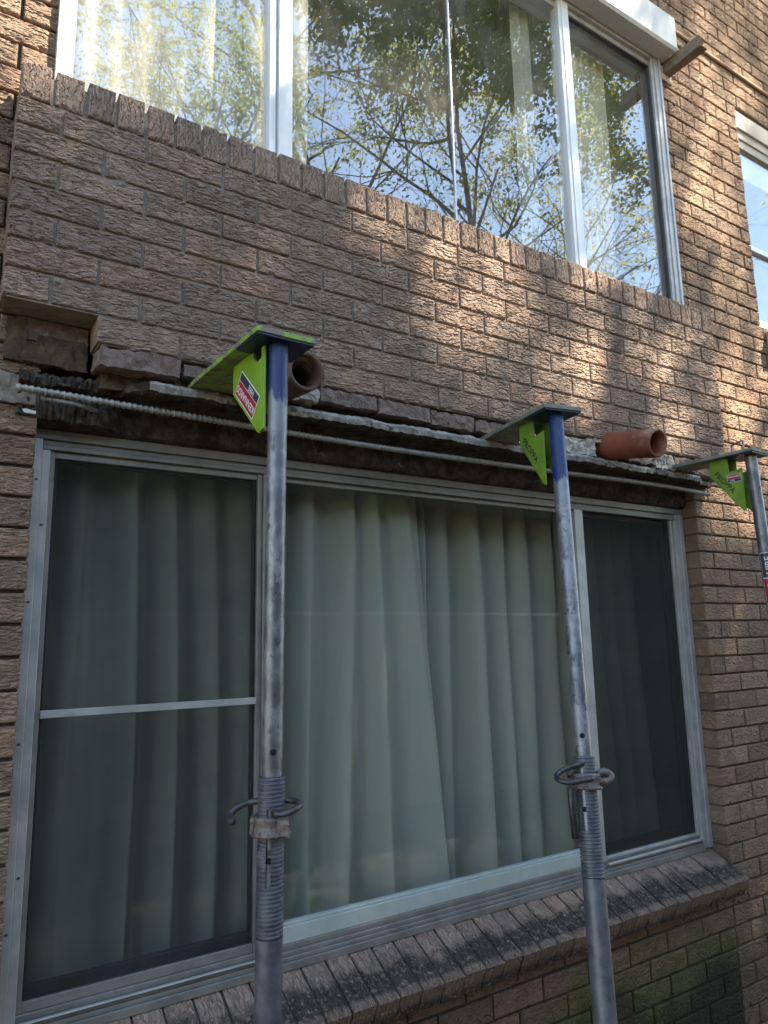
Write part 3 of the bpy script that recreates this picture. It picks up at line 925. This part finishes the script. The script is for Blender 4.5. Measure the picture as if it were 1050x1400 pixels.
uwb('seal', [(3.072, 3.0815, .118, .139, .1352, 1.6178), (2.4205, 3.0718, .118, .139, 1.606, 1.6178)], M['seal'])

for o, (rx_, rz_) in zip([c for c in uw.children if c.name.startswith('pane')], ((.003, -.003), (-.003, .003), (.004, -.0025), (-.004, .004))):
    o.rotation_euler = (rx_, 0, rz_)        # each pane sits a hair out of true
# white concrete hood over it
o = boxes('window_hood', [(-.02, 3.195, .0, .26, 1.708, 1.885)], M['hood'], None, .012)
o.location.z = (1.668+1.885)/2
bm = boxbm([(-1.6075, 1.6075, -.13, .13, -.1085, .1085)], .012)
o.data = bmmesh(bm, 'window_hood')
o.data.materials.append(M['hood'])
tag(o, 'white painted concrete hood projecting above the large upper window', 'window hood')
# fill between frame and reveal at the right of the upper window
t = thing('timber_offcut', 'short weathered timber offcut sticking out of the wall under the hood end', 'timber', (3.225, 0, 1.65))
prism('board', [(-.13, -.045), (-.10, .0), (-.12, .03), (.13, .03), (.13, -.045)], .06, M['timber'], t, 'x', 0, .003)
o = rough_block('mortar_patch', (3.155, 3.27, .106, .125, 1.565, 1.655), M['old_mortar'], None, .006, 21, 5)
tag(o, 'pale mortar patch under the timber offcut', 'mortar')
# string line: a proud, rounded brick joint across the upper wall
o = boxes('string_course', [(3.21, 6.9, .104, .12, 1.958, 1.982)], M['left_brick'], None, .006)
tag(o, 'thin rust brown ledge running across the wall above the small window', 'ledge')

# ------------------------------------------------------------------ second window, further along the wall
w2 = thing('window', 'smaller window with cream head boards further along the sunny brick wall', 'window', (4.9, .16, W2Z0))
def w2b(name, bl, mat, bev=.0015):
    return boxes(name, [(b[0]-4.9, b[1]-4.9, b[2]-.16, b[3]-.16, b[4]-W2Z0, b[5]-W2Z0) for b in bl], mat, w2, bev)
w2b('head_board', [(W2A, W2B, .125, .25, 1.585, W2Z1)], M['cream'])
w2b('blind_box', [(W2A, W2B, .14, .25, 1.53, 1.5845), (W2A, W2B, .15, .25, 1.475, 1.5295)], M['cream'])
w2b('blind', [(W2A+.04, W2B-.04, .185, .19, 1.30, 1.4745)], M['drape'])
w2b('jamb', [(W2A, W2A+.035, .15, .25, W2Z0+.05, 1.4745)], M['alu_white'])
w2b('jamb', [(W2B-.035, W2B, .15, .25, W2Z0+.05, 1.4745)], M['alu_white'])
w2b('sill_frame', [(W2A, W2B, .13, .25, W2Z0, W2Z0+.0498)], M['alu_white'])
w2b('meeting_rail', [(W2A+.0352, W2B-.0352, .155, .20, .78, .815)], M['alu_white'])
w2b('pane', [(W2A+.0352, W2B-.0352, .168, .173, .8152, 1.4745)], M['glass_up'], 0)
w2b('pane', [(W2A+.0352, W2B-.0352, .175, .180, W2Z0+.05, .7798)], M['glass_up'], 0)
blk = thing('timber_block', 'raw timber block with black discs for drilled holes fixed under the small window', 'timber block', (4.02, .12, .17))
boxes('block', [(-.05, .12, -.09, -.0005, -.04, .06)], M['timber_new'], blk, .004)
for (y_, z_) in ((-.055, -.005), (-.03, .04)):
    o = lathe('hole_disc', [(.0, 0), (.009, 0), (.009, -.004)], M['hole_disc'], blk, 12)  # flat black disc in place of a bored hole's dark inside
    o.location = (-.0512, y_, z_)
    o.rotation_euler = (0, -math.pi/2, 0)

# ------------------------------------------------------------------ curtains and rooms
def curtain(name, label, x0, x1, z0, z1, d, mat, wl=.115, amp=.028, seed=1, nx=220, nz=24, gather=0.0, lean=None):
    v, f = [], []
    for j in range(nz+1):
        tz = j/nz
        z = z1+(z0-z1)*tz
        for i in range(nx+1):
            u = i/nx
            X = x0+(x1-x0)*u
            ph = X/wl*2*math.pi + 3.4*mnoise.noise(Vector((X*4.2, seed*9.1, tz*.8))) + 3.0*mnoise.noise(Vector((X*1.9, seed, 4+tz*.3)))
            a = amp*(0.45+1.1*abs(mnoise.noise(Vector((X*3.4, seed*5, 2+tz*.8)))))*(0.75+.35*tz)
            s = math.sin(ph)
            s = (2*abs(math.sin(ph/2))-1)*.8+.3*s
            y = d+a*(s+.2*math.sin(2*ph+.7)) + .012*mnoise.noise(Vector((X*6, z*1.2, seed)))
            xx = X+.010*math.cos(ph)
            if lean:
                xx += lean(u, tz)
            v.append((xx-(x0+x1)/2, y-d, z-z0))
    for j in range(nz):
        for i in range(nx):
            a = j*(nx+1)+i
            f.append((a, a+1, a+nx+2, a+nx+1))
    o = link(name, pydata(name, v, f, True), None, mat)
    o.location = ((x0+x1)/2, d, z0)
    return tag(o, label, 'curtain')
curtain('curtain', 'pale green pleated curtain drawn behind the screened and wide centre panes', .13, 1.60, -2.62, -.68, .375, M['curtain'], .14, .075, 3, lean=lambda u, t: .10*max(0, u-.75)/.25*(t-.15))
curtain('curtain', 'pale green pleated curtain hanging behind the orange pipe side of the lower window', 1.48, 3.10, -2.62, -.68, .475, M['curtain'], .15, .075, 8)
curtain('curtain', 'sheer yellowish white curtain glowing behind the upper window over the first prop', .12, 1.05, .09, 1.9, .27, M['sheer'], .10, .03, 5)
curtain('curtain', 'gathered cream drape behind the last pane of the upper window', 2.50, 2.86, .09, 1.66, .27, M['drape'], .06, .028, 6, 120)

curtain('curtain', 'narrow strip of white curtain pulled behind the bright upper mullion', 2.18, 2.30, .09, 1.66, .25, M['sheer'], .05, .02, 9, 60)
def room(name, x0, x1, y0, y1, z0, z1):
    v = [(x0, y0, z0), (x1, y0, z0), (x1, y1, z0), (x0, y1, z0), (x0, y0, z1), (x1, y0, z1), (x1, y1, z1), (x0, y1, z1)]
    me = pydata(name, [(a-x0, b-y0, c-z0) for a, b, c in v], [(0, 1, 2, 3), (4, 7, 6, 5), (1, 5, 6, 2), (3, 2, 6, 7), (0, 3, 7, 4)])
    me.materials.append(M['plaster']); me.materials.append(M['carpet'])
    me.polygons[0].material_index = 1
    o = link(name, me)
    o.location = (x0, y0, z0)
    o['kind'] = 'structure'
room('room_walls', -.6, 3.5, .245, 3.6, -3.1, -.60)
room('room_walls', -.6, 3.55, .245, 3.6, -.2, 2.4)
room('room_walls', 3.7, 6.4, .245, 3.6, -.2, 2.4)
# soffit closing the gap between lintel and window head, and under the panel cap
o = boxes('floor_slab', [(-1.9, 6.9, .235, 4.0, -.56, -.25)], M['concrete'], None, 0)
o['kind'] = 'structure'
o = boxes('window_board', [(.118, 3.1, .20, .34, .045, .093)], M['plaster'], None, .002)
o['kind'] = 'structure'

# ------------------------------------------------------------------ steel props
def font_mesh(txt, size, mat, ext=.0004):
    cu = bpy.data.curves.new('lettering', 'FONT')
    cu.body = txt
    cu.size = size
    cu.extrude = ext
    cu.align_x = 'CENTER'
    cu.align_y = 'CENTER'
    cu.offset = size*.012
    ob = bpy.data.objects.new('lettering', cu)
    col.objects.link(ob)
    dg = bpy.context.evaluated_depsgraph_get()
    me = bpy.data.meshes.new_from_object(ob.evaluated_get(dg))
    bpy.data.objects.remove(ob)
    me.materials.clear()
    me.materials.append(mat)
    me.name = 'lettering'
    return me

def frame_matrix(o, rdir, udir, loc):
    r_, u_ = Vector(rdir).normalized(), Vector(udir).normalized()
    n_ = r_.cross(u_).normalized()
    u_ = n_.cross(r_)
    o.matrix_local = Matrix(((r_.x, u_.x, n_.x, loc[0]), (r_.y, u_.y, n_.y, loc[1]), (r_.z, u_.z, n_.z, loc[2]), (0, 0, 0, 1)))

def prop(label, top, low, z_out, z_collar, z_thread, kind, blue=.16, slot_k=0):
    """top: head of the inner tube; low: a second point on the axis; distances below are measured from the head down the axis"""
    T, Lw = Vector(top), Vector(low)
    ax = (T-Lw).normalized()
    L = (T.z-GZ-.006)/ax.z
    base = T-ax*L
    root = thing('steel_prop', label, 'prop', tuple(base), 'steel props along the wall')
    # frame: local z up the prop, local x to the viewer's right, local y away from the viewer
    vr = Vector((rt0.x, rt0.y, 0)).normalized()
    yv = ax.cross(vr).normalized()
    xv = yv.cross(ax)
    rm = Matrix(((xv.x, yv.x, ax.x), (xv.y, yv.y, ax.y), (xv.z, yv.z, ax.z)))
    root.rotation_euler = rm.to_euler()
    zo, zc, zt = L-z_out, L-z_collar, L-z_thread
    ri, ro = .0242, .0302
    lathe('inner_tube', [(ri, zt-.1), (ri, L-blue)], M['galv'], root, 32)
    pt = lathe('painted_top', [(ri+.0003, 0), (ri+.0004, .01), (ri+.0004, blue)], M['blue_fade'], root, 32)
    pt.location.z = L-blue
    # threaded sleeve with a slot towards the viewer
    prof = [(ri+.002, zo), (ro-.0015, zo)]
    pitch = .0092
    z = zo
    while z > zt:
        prof += [(ro-.002, z-.001), (ro+.0006, z-.003), (ro+.0006, z-.0062), (ro-.002, z-.0082)]
        z -= pitch
    sl = {23, 24} if kind == 1 else {20, 21}
    lathe('threaded_sleeve', prof, M['galv_dark'], root, 32, skip=lambda k, zz: k in sl and zc-.13 < zz < zc+.035, smooth=False)
    lathe('outer_tube', [(ro, z), (ro, .008)], M['galv_dark'], root, 32)
    boxes('base_plate', [(-.075, .075, -.075, .075, 0, .008)], M['galv_dark'], root, .001)
    # holes in the inner tube, their dark inside drawn as black discs
    for q in range(1, 12):
        zz = zo+.055+(q-1)*.12
        if q > 1:
            break
        h = lathe('pin_hole_disc', [(0, 0), (.0075, 0), (.0075, -.004)], M['hole_disc'], root, 14)
        an = -math.pi*.42 if kind == 1 else -math.pi*.56
        h.location = ((ri+.0002)*math.cos(an), (ri+.0002)*math.sin(an), zz)
        h.rotation_euler = Vector((math.cos(an), math.sin(an), 0)).to_track_quat('Z', 'Y').to_euler()
    h = lathe('pin_hole_disc', [(0, 0), (.007, 0), (.007, -.003)], M['hole_disc'], root, 14)
    an = 2*math.pi*(min(sl)+1)/32
    h.location = ((ri+.0004)*math.cos(an), (ri+.0004)*math.sin(an), zc-.075)
    h.rotation_euler = Vector((math.cos(an), math.sin(an), 0)).to_track_quat('Z', 'Y').to_euler()
    # collar nut with lugs
    c = lathe('collar_nut', [(ro+.001, zc+.018), (.040, zc+.018), (.0425, zc+.012), (.0395, zc+.004), (.0400, zc-.012), (.045, zc-.018), (.045, zc-.024), (ro+.001, zc-.025)], M['rusty'], root, 28)
    if kind == 1:
        rough = rough_block('lug', (.018, .046, -.040, -.024, zc-.022, zc+.016), M['rusty'], c, .004, 4, 4, 60)
        rough = rough_block('lug', (-.046, -.036, -.02, .015, zc-.02, zc+.016), M['rusty'], c, .003, 6, 3, 60)
        pts = [(-.078, -.040, zc+.012), (-.088, -.030, zc+.014), (-.090, -.012, zc+.024), (-.075, .0, zc+.036), (-.045, .006, zc+.045), (.0, .008, zc+.046), (.04, .012, zc+.046), (.062, .0, zc+.044), (.066, -.022, zc+.040), (.048, -.042, zc+.032), (.022, -.040, zc+.028), (.010, -.028, zc+.028)]
        tube('locking_pin', spline(pts, 5), .0075, M['iron'], root, 10)
    else:
        lp = spline([(.036, -.01, zc-.004), (.062, -.018, zc+.002), (.070, -.012, zc+.014), (.058, .004, zc+.026), (.036, .006, zc+.018)], 6)
        tube('lug', lp, .009, M['rusty'], c, 10)
        lp = spline([(-.03, .012, zc+.016), (-.052, .008, zc+.012), (-.055, -.006, zc+.002), (-.034, -.012, zc-.006)], 5)
        tube('lug', lp, .008, M['rusty'], c, 10)
        pts = [(-.004, -.022, zc+.046), (-.030, -.030, zc+.040), (-.066, -.034, zc+.028), (-.090, -.044, zc+.012), (-.090, -.066, zc+.0), (-.066, -.082, zc-.006), (-.032, -.080, zc-.002), (.004, -.068, zc+.004)]
        tube('locking_pin', spline(pts, 5), .0075, M['iron'], root, 10)
        tube('turning_handle', [(-.050, -.022, zc-.022), (-.050, -.022, zc-.05), (-.046, -.022, zc-.15)], [.0085, .0085, .009], M['iron'], root, 12)
    return root, L

P1 = (.605, -.415, -.775)
P2 = (1.652, -.362, -.782)
P3 = (2.862, -.335, -.772)
p1, L1 = prop('upright galvanised steel prop with blue top, under the cleanest lime bracket', P1, (.591, -.41, -2.32), 1.052, 1.155, 1.388, 1, .23)
# second point on the leaning prop: on the sight line of its lower tube, at the distance its 60 mm sleeve has there
p2, L2 = prop('leaning galvanised steel prop with blue top and hanging handle, under the middle bracket', P2, (1.437, -.60, -2.466), 1.10, 1.165, 1.405, 2, .33)
p3, L3 = prop('bare grey steel prop with a dark and red label, beyond the window edge', P3, (2.915, -.345, -1.9), 1.05, 1.15, 1.40, 2, .02)

# label wrapped round the third prop
def wrapped_label():
    ri = .0246
    zt = L3-.42
    a0 = -math.pi/2-.15
    def patch(name, z0, z1, w, mat, r, par):
        v, f = [], []
        n = 12
        for i in range(n+1):
            a = a0+(-w/2+w*i/n)/ri
            v += [(r*math.cos(a), r*math.sin(a), z0), (r*math.cos(a), r*math.sin(a), z1)]
        for i in range(n):
            f.append((2*i, 2*i+2, 2*i+3, 2*i+1))
        return link(name, pydata(name, v, f, True), par, mat)
    lb = patch('label', zt-.36, zt, .062, M['white_label'], ri+.0003, p3)
    patch('navy_band', zt-.105, zt-.003, .058, M['navy_label'], ri+.0007, lb)
    patch('red_band', zt-.357, zt-.110, .058, M['red_label'], ri+.0007, lb)
    for txt, zc_, size in (('HIRE', zt-.054, .036), ('KENNARDS', zt-.233, .040)):
        me = font_mesh(txt, size, M['white_label'], .0)
        bm = bmesh.new(); bm.from_mesh(me)
        for q in range(-5, 6):
            bmesh.ops.bisect_plane(bm, geom=list(bm.verts)+list(bm.edges)+list(bm.faces), plane_co=(0, q*.004, 0), plane_no=(0, 1, 0))
        bm.to_mesh(me); bm.free()
        for v in me.vertices:
            a = a0+(-v.co.y)/ri
            zz = zc_+v.co.x
            v.co = ((ri+.0011)*math.cos(a), (ri+.0011)*math.sin(a), zz)
        link('lettering', me, lb)
wrapped_label()

# ------------------------------------------------------------------ brackets hooked on the props
def sticker(parent, cy, cz, rdir, udir, wd, ht, x, split=True):
    s = link('sticker', bmmesh(boxbm([(-wd/2, wd/2, -ht/2, ht/2, 0, .0006)], 0), 'sticker'), parent, M['white_label'])
    frame_matrix(s, (0, rdir[0], rdir[1]), (0, udir[0], udir[1]), (x, cy, cz))
    e = .003*wd/.14
    hr = ht*.62
    a = link('red_band', bmmesh(boxbm([(-wd/2+e, wd/2-e, ht/2-hr, ht/2-e, .0007, .0010)], 0), 'red_band'), s, M['red_label'])
    b = link('navy_band', bmmesh(boxbm([(-wd/2+e, wd/2-e, -ht/2+e, ht/2-hr-e*.6, .0007, .0010)], 0), 'navy_band'), s, M['navy_label'])
    l1 = link('lettering', font_mesh('KENNARDS', hr*.60 if wd/ht > 2.4 else wd/5.6, M['white_label'], .0002), s)
    l1.location = (0, ht/2-hr*.52, .0013)
    l2 = link('lettering', font_mesh('HIRE', (ht-hr)*.78, M['white_label'], .0002), s)
    l2.location = (-wd*.12, -ht/2+(ht-hr)*.52, .0013)
    return s

def bracket(label, top, rz, far, mats, kind, wid=.155, blen=.56, tilt=0):
    b = thing('prop_bracket', label, 'bracket', top, 'needle brackets on the props')
    b.rotation_euler = (tilt, 0, rz)
    face, blade = mats
    h = .014
    bl = prism('blade', [(-wid/2, -.048), (wid/2, -.048), (wid/2, blen*.72), (wid/2-.03, blen), (-wid/2+.01, blen), (-wid/2, blen*.72)], h, blade, b, 'z', h/2+.007, .0015)
    boxes('head_plate', [(-wid/2+.004, wid/2-.004, -.045, .085, .0005, .0065)], M['blue'], b, .001)
    for s in (-1, 1):
        if kind == 1:
            poly = [(far, .006), (far, -.075), (.046, -.222), (.034, -.228), (.024, -.222), (.024, -.03), (.05, -.035), (.07, -.018), (.075, .006)]
        else:
            poly = [(far, .006), (far, -.065), (.036, -.236), (.026, -.238), (.024, -.05), (.085, -.060), (.085, .006)]
        gp = prism('gusset', poly, .006, face, b, 'x', s*.0345, .0008)
        if s == -1:
            g1 = gp
    if kind == 1:
        flg = boxes('flange', [(-.0375, -.0315, .006, .0235, -.222, -.002)], face, b, .0008)
        sticker(b, .108, -.105, (.159, .147), (.147, -.159), .155, .070, -.0380)
    else:
        tx = link('lettering', font_mesh('PROPPA', .034, M['black_ink'], .0002), b)
        rd = Vector((-(far-.03), -.172)).normalized()
        frame_matrix(tx, (0, rd.x, rd.y), (0, rd.y, -rd.x), (-.0380, far*.5+.022, -.100))
        # the reading direction runs down towards the prop
        for q in range(3):
            ln = link('printed_line', bmmesh(boxbm([(-.055, .03-.02*q, -.0008, .0008, 0, .0003)], 0), 'printed_line'), b, M['black_ink'])
            frame_matrix(ln, (0, rd.x, rd.y), (0, rd.y, -rd.x), (-.0379, far*.5+.022+.015+.004*q, -.100-.0145-.004*q))
    if kind == 3:
        sticker(b, .062, -.088, (-1, 0), (0, 1), .062, .034, -.0380)
        tube('lifting_loop', spline([(-.05, -.0, .018), (-.05, -.0, .055), (-.046, .004, .064), (-.03, .035, .066), (-.012, .07, .064), (-.008, .075, .055), (-.008, .075, .018)], 5), .0045, M['galv'], b, 8)
    return b
bracket('clean lime green bracket with red and dark sticker, beside the dusty pipe', P1, math.radians(2), .205, (M['green'], M['green_edge']), 1, .165)
bracket('lime green bracket with scuffed grey blade and black lettering, on the leaning prop', P2, math.radians(-11), .17, (M['green_dull'], M['green_worn']), 2, .150)
bracket('lime green bracket with wire loop and small red sticker, next to the panel corner', P3, math.radians(3), .17, (M['green_dull'], M['green_worn']), 3, .15)

# ------------------------------------------------------------------ fence across the side yard
FY = -4.6
fence = thing('paling_fence', 'pale timber paling fence across the yard, mirrored in the lower window', 'fence', (3, FY, GZ))
FH = 2.15
pal = boxbm([(-.07, .07, -.008, .008, .02, FH)], .002)
pm = bmmesh(pal, 'paling'); pm.materials.append(M['paling'])
for i in range(86):
    o = link('paling', pm, fence)
    o.location = (-6+i*.15+rng.uniform(-.003, .003), rng.uniform(-.003, .003), rng.uniform(-.004, .004))
for z in (.3, 1.0, 1.75):
    boxes('rail', [(-6.1, 6.9, -.055, -.012, z, z+.07)], M['paling'], fence, .003)
boxes('top_capping', [(-6.1, 6.9, -.05, .035, FH+.006, FH+.045)], M['hood'], fence, .004)

# ------------------------------------------------------------------ trees beyond the fence: they give the reflections and the dappled shade
LIT = [(1.49, -0.38, 0.17, 0.15), (1.64, -0.09, 0.24, 0.08), (1.32, -0.07, 0.16, 0.07), (0.89, -0.35, 0.14, 0.06), (1.07, -0.17, 0.09, 0.04), (1.91, -0.11, 0.27, 0.08), (2.37, 0.01, 0.23, 0.07), (1.81, -0.5, 0.21, 0.09), (2.09, -0.54, 0.18, 0.08), (2.48, -0.4, 0.21, 0.16), (2.75, -0.48, 0.17, 0.16), (2.91, -0.31, 0.12, 0.11), (2.39, 0.12, 0.18, 0.05), (1.46, 0.04, 0.17, 0.04), (3.67, 1.1, 0.19, 0.68), (3.59, 0.03, 0.24, 0.2), (3.64, -0.31, 0.3, 0.28), (3.9, 0.32, 0.13, 0.19), (3.64, 2.03, 0.15, 0.33), (3.99, 2.25, 0.13, 0.41), (4.3, 2.35, 0.1, 0.36), (3.59, 2.16, 0.08, 0.17), (-0.1, 0.4, 0.2, 0.22), (.35, .8, .3, .6)]
def lit_amount(X, Z):
    """how open the canopy is on the sun line through a point of the wall"""
    m = 0.0
    for (cx, cz, rx, rz) in LIT:
        q = ((X-cx)/(rx*1.2))**2+((Z-cz)/(rz*1.2))**2
        m = max(m, math.exp(-q*.26))
    return m*(.58+1.0*mnoise.noise(Vector((X*5.5, Z*4.6, 3.3)))+.55*mnoise.noise(Vector((X*12, Z*9.5, 1.3))))

def sun_foot(p):
    """where the sun line through p meets the wall"""
    t = (p[1]-.05)/S.y
    return p[0]-S.x*t, p[2]-S.z*t

def tree(name, label, base, height, seed, spread=1.0, leaves=26, leaf_len=.11, leaf='leaf', limbs=9, first=.25, group=None, extra=None, twig=True, trunk_r=.17):
    r = random.Random(seed)
    root = thing(name, label, 'tree', (base[0], base[1], GZ), group)
    TV, TF = [], []
    tips = []
    def seg(pts, rads, sides):
        v, f = tube_geo(pts, rads, sides, False)
        b = len(TV)
        TV.extend(tuple(q) for q in v)
        TF.extend(tuple(k+b for k in fc) for fc in f)
    def grow(p, d, L, rad, lev):
        n = 6 if lev < 2 else 4
        pts, rads = [p.copy()], [rad]
        q, dd = p.copy(), d.normalized()
        for i in range(n):
            dd = (dd+Vector((r.gauss(0, .16), r.gauss(0, .16), r.gauss(.05, .13)))).normalized()
            q = q+dd*(L/n)
            pts.append(q.copy())
            rads.append(rad*(1-(.93 if lev == 0 else .75)*(i+1)/n))
        seg(pts, rads, (8, 6, 4, 3, 3)[lev])
        if lev >= 3:
            tips.append((pts, lev))
            return
        nb = (limbs, 6, 6)[lev]
        for i in range(nb):
            f0 = first+(1-first)*(i+r.random())/nb if lev == 0 else .25+.75*(i+r.random())/nb
            k = min(n-1, int(f0*n))
            pp = pts[k].lerp(pts[k+1], f0*n-k)
            a = r.uniform(0, 2*math.pi) if lev == 0 else None
            if lev == 0:
                nd = Vector((math.cos(a), math.sin(a), r.uniform(.25, .9)))
                LL = height*.42*(1.15-.6*f0)*spread*r.uniform(.8, 1.2)
            else:
                nd = dd.orthogonal()
                nd.rotate(Matrix.Rotation(r.uniform(0, 6.283), 3, dd))
                nd = nd*r.uniform(.5, .9)+dd*.7+Vector((0, 0, .12))
                LL = L*r.uniform(.38, .6)
            grow(pp, nd, LL, max(.004, rads[k]*r.uniform(.42, .6)), lev+1)
    grow(Vector((0, 0, 0)), Vector((r.uniform(-.08, .08), r.uniform(-.08, .08), 1)), height, trunk_r, 0)
    LV, LF = [], []
    def leaf_at(c, ln):
        wp = c+Vector((base[0], base[1], GZ))
        X, Z = sun_foot(wp)
        if -2.5 < X < 7 and -3.5 < Z < 3.2:
            if r.random() < 3.0*lit_amount(X, Z)-.5:  # leaves left out where the wall is to catch sun
                return
        a = Vector((r.gauss(0, 1), r.gauss(0, 1), r.gauss(-.5, .8))).normalized()
        b = a.orthogonal().normalized()
        b.rotate(Matrix.Rotation(r.uniform(0, 6.283), 3, a))
        wd = ln*r.uniform(.22, .34)
        n = len(LV)
        LV.extend((tuple(c), tuple(c+a*ln*.45+b*wd), tuple(c+a*ln), tuple(c+a*ln*.45-b*wd)))
        LF.append((n, n+1, n+2, n+3))
    for pts, lev in tips:
        for i in range(leaves):
            k = r.randrange(1, len(pts))
            c = pts[k]+Vector((r.gauss(0, .10), r.gauss(0, .10), r.gauss(-.03, .10)))
            leaf_at(c, leaf_len*r.uniform(.7, 1.35))
    if extra:
        extra(r, leaf_at, base, seg, grow)
        for pts, lev in tips[len(tips):]:
            pass
    link('trunk', pydata('trunk', TV, TF, True), root, M['bark'])
    link('crown', pydata('crown', LV, LF), root, M[leaf])
    return root

def canopy(r, leaf_at, base, seg, grow):
    """leafy sprays on fine twigs, added along the sun lines to shade wall and yard"""
    bv = Vector((base[0], base[1], GZ))
    n = 0
    while n < 1640:
        if n < 950:
            X, Z, t = r.uniform(-2.6, 6.4), r.uniform(-3.9, 3.1), r.uniform(12.5, 18.5)
        elif n < 1350:
            X, Z, t = r.uniform(-1.2, 3.6), r.uniform(-4.2, -.95), r.uniform(20, 27)
        elif n < 1420:
            X, Z, t = r.uniform(0.1, 0.85), r.uniform(-.8, .12), r.uniform(12.5, 18.5)
        else:
            X, Z, t = r.uniform(-1.8, 3.6), r.uniform(-9.5, -4.2), r.uniform(23, 30)  # unseen high sprays added to keep sun off the yard ground
        p = Vector((X, .05, Z))+S*t-bv
        n += 1
        d = Vector((r.gauss(0, 1), r.gauss(0, 1), r.gauss(.1, .5))).normalized()
        L = r.uniform(.5, .95)
        a, b, c = p-d*L*.5, p+Vector((r.gauss(0, .05), r.gauss(0, .05), .05)), p+d*L*.5
        seg([a, b, c], [.009, .006, .003], 3)
        for i in range(58):
            u = r.random()
            q = a.lerp(c, u)+Vector((r.gauss(0, .11), r.gauss(0, .11), r.gauss(-.02, .11)))
            leaf_at(q, r.uniform(.075, .135))

tree('tall_tree', 'very tall spreading tree whose high canopy is shaped to throw dappled shade on the wall', (8.3, -9.9), 22.0, 5, .8, 10, .12, 'leaf', 11, .5, None, canopy, trunk_r=.24)
tree('leafy_tree', 'bushy olive green tree mirrored in the wide upper pane', (5.0, -10.4), 14.0, 12, .95, 22, .095, 'leaf', 19, .22, trunk_r=.22)
tree('leafy_tree', 'slim leafy tree mirrored behind the sheer curtain pane', (2.2, -12.2), 13.0, 23, .9, 20, .095, 'leaf', 15, .25)
tree('bare_tree', 'twiggy half bare tree mirrored beside the upper mullion', (10.2, -9.9), 15.0, 31, .9, 4, .08, 'leaf', 22, .2)
tree('bare_tree', 'small tree with yellowing leaves mirrored in the last upper pane', (12.9, -9.8), 15.0, 44, .8, 8, .09, 'leaf_yellow', 20, .25)
tree('leafy_tree', 'dark bushy tree standing behind the far end of the fence', (17.0, -9.6), 11.0, 52, 1.0, 18, .12, 'leaf', 10, .2)

# ------------------------------------------------------------------ the neighbour's house behind the fence, seen only as a reflection
HX0, HX1, HY0, HY1, HH = -5.0, 15.5, -9.0, -5.9, 3.75
house = thing('weatherboard_house', 'grey weatherboard house behind the fence, mirrored in the lower window', 'house', (2, -7, GZ))
M['board'] = stone_mat('weatherboard_mat', (0.06, 0.065, 0.072), (0.08, 0.085, 0.093), 3, 0.0006, 0.6)
M['rooftile'] = stone_mat('roof_mat', (0.11, 0.085, 0.075), (0.15, 0.11, 0.095), 5, 0.004)
boxes('wall', [(HX0-2, HX1-2, HY0+7, HY1+7-.03, 0, HH)], M['board'], house, 0)
nb = 18
bdm = boxbm([(HX0-2, HX1-2, -.012, .012, 0, HH/nb+.02)], 0)
for v in bdm.verts:
    v.co.y += .012 if v.co.z < .05 else -.006
bdm = bmmesh(bdm, 'weatherboard'); bdm.materials.append(M['board'])
for i in range(nb):
    o = link('weatherboard', bdm, house)
    o.location = (0, HY1+7+.005, i*HH/nb)
ym = (HY0+HY1)/2+7
prism('roof', [(HY1+7+.45, HH-.05), (HY1+7+.45, HH+.02), (ym, HH+.95), (HY0+7-.45, HH+.02), (HY0+7-.45, HH-.05)], HX1-HX0+.6, M['rooftile'], house, 'x', (HX0+HX1)/2-2)
boxes('gutter', [(HX0-2.3, HX1-1.7, HY1+7+.452, HY1+7+.56, HH-.08, HH+.03)], M['board'], house, .01)
for xw in (1.6, 5.2):
    wf = boxes('window', [(xw-.75, xw+.75, HY1+7+.03, HY1+7+.07, 1.2, 2.6)], M['board'], house, .004)
    p_ = boxes('pane', [(-.66, .66, .0205, .024, -.6, .6)], M['seal'], wf, 0)

# ------------------------------------------------------------------ lift everything so that the ground is at zero
for o in list(bpy.data.objects):
    if o.parent is None and o.type not in {'CAMERA', 'LIGHT'}:
        o.location.z += Z0
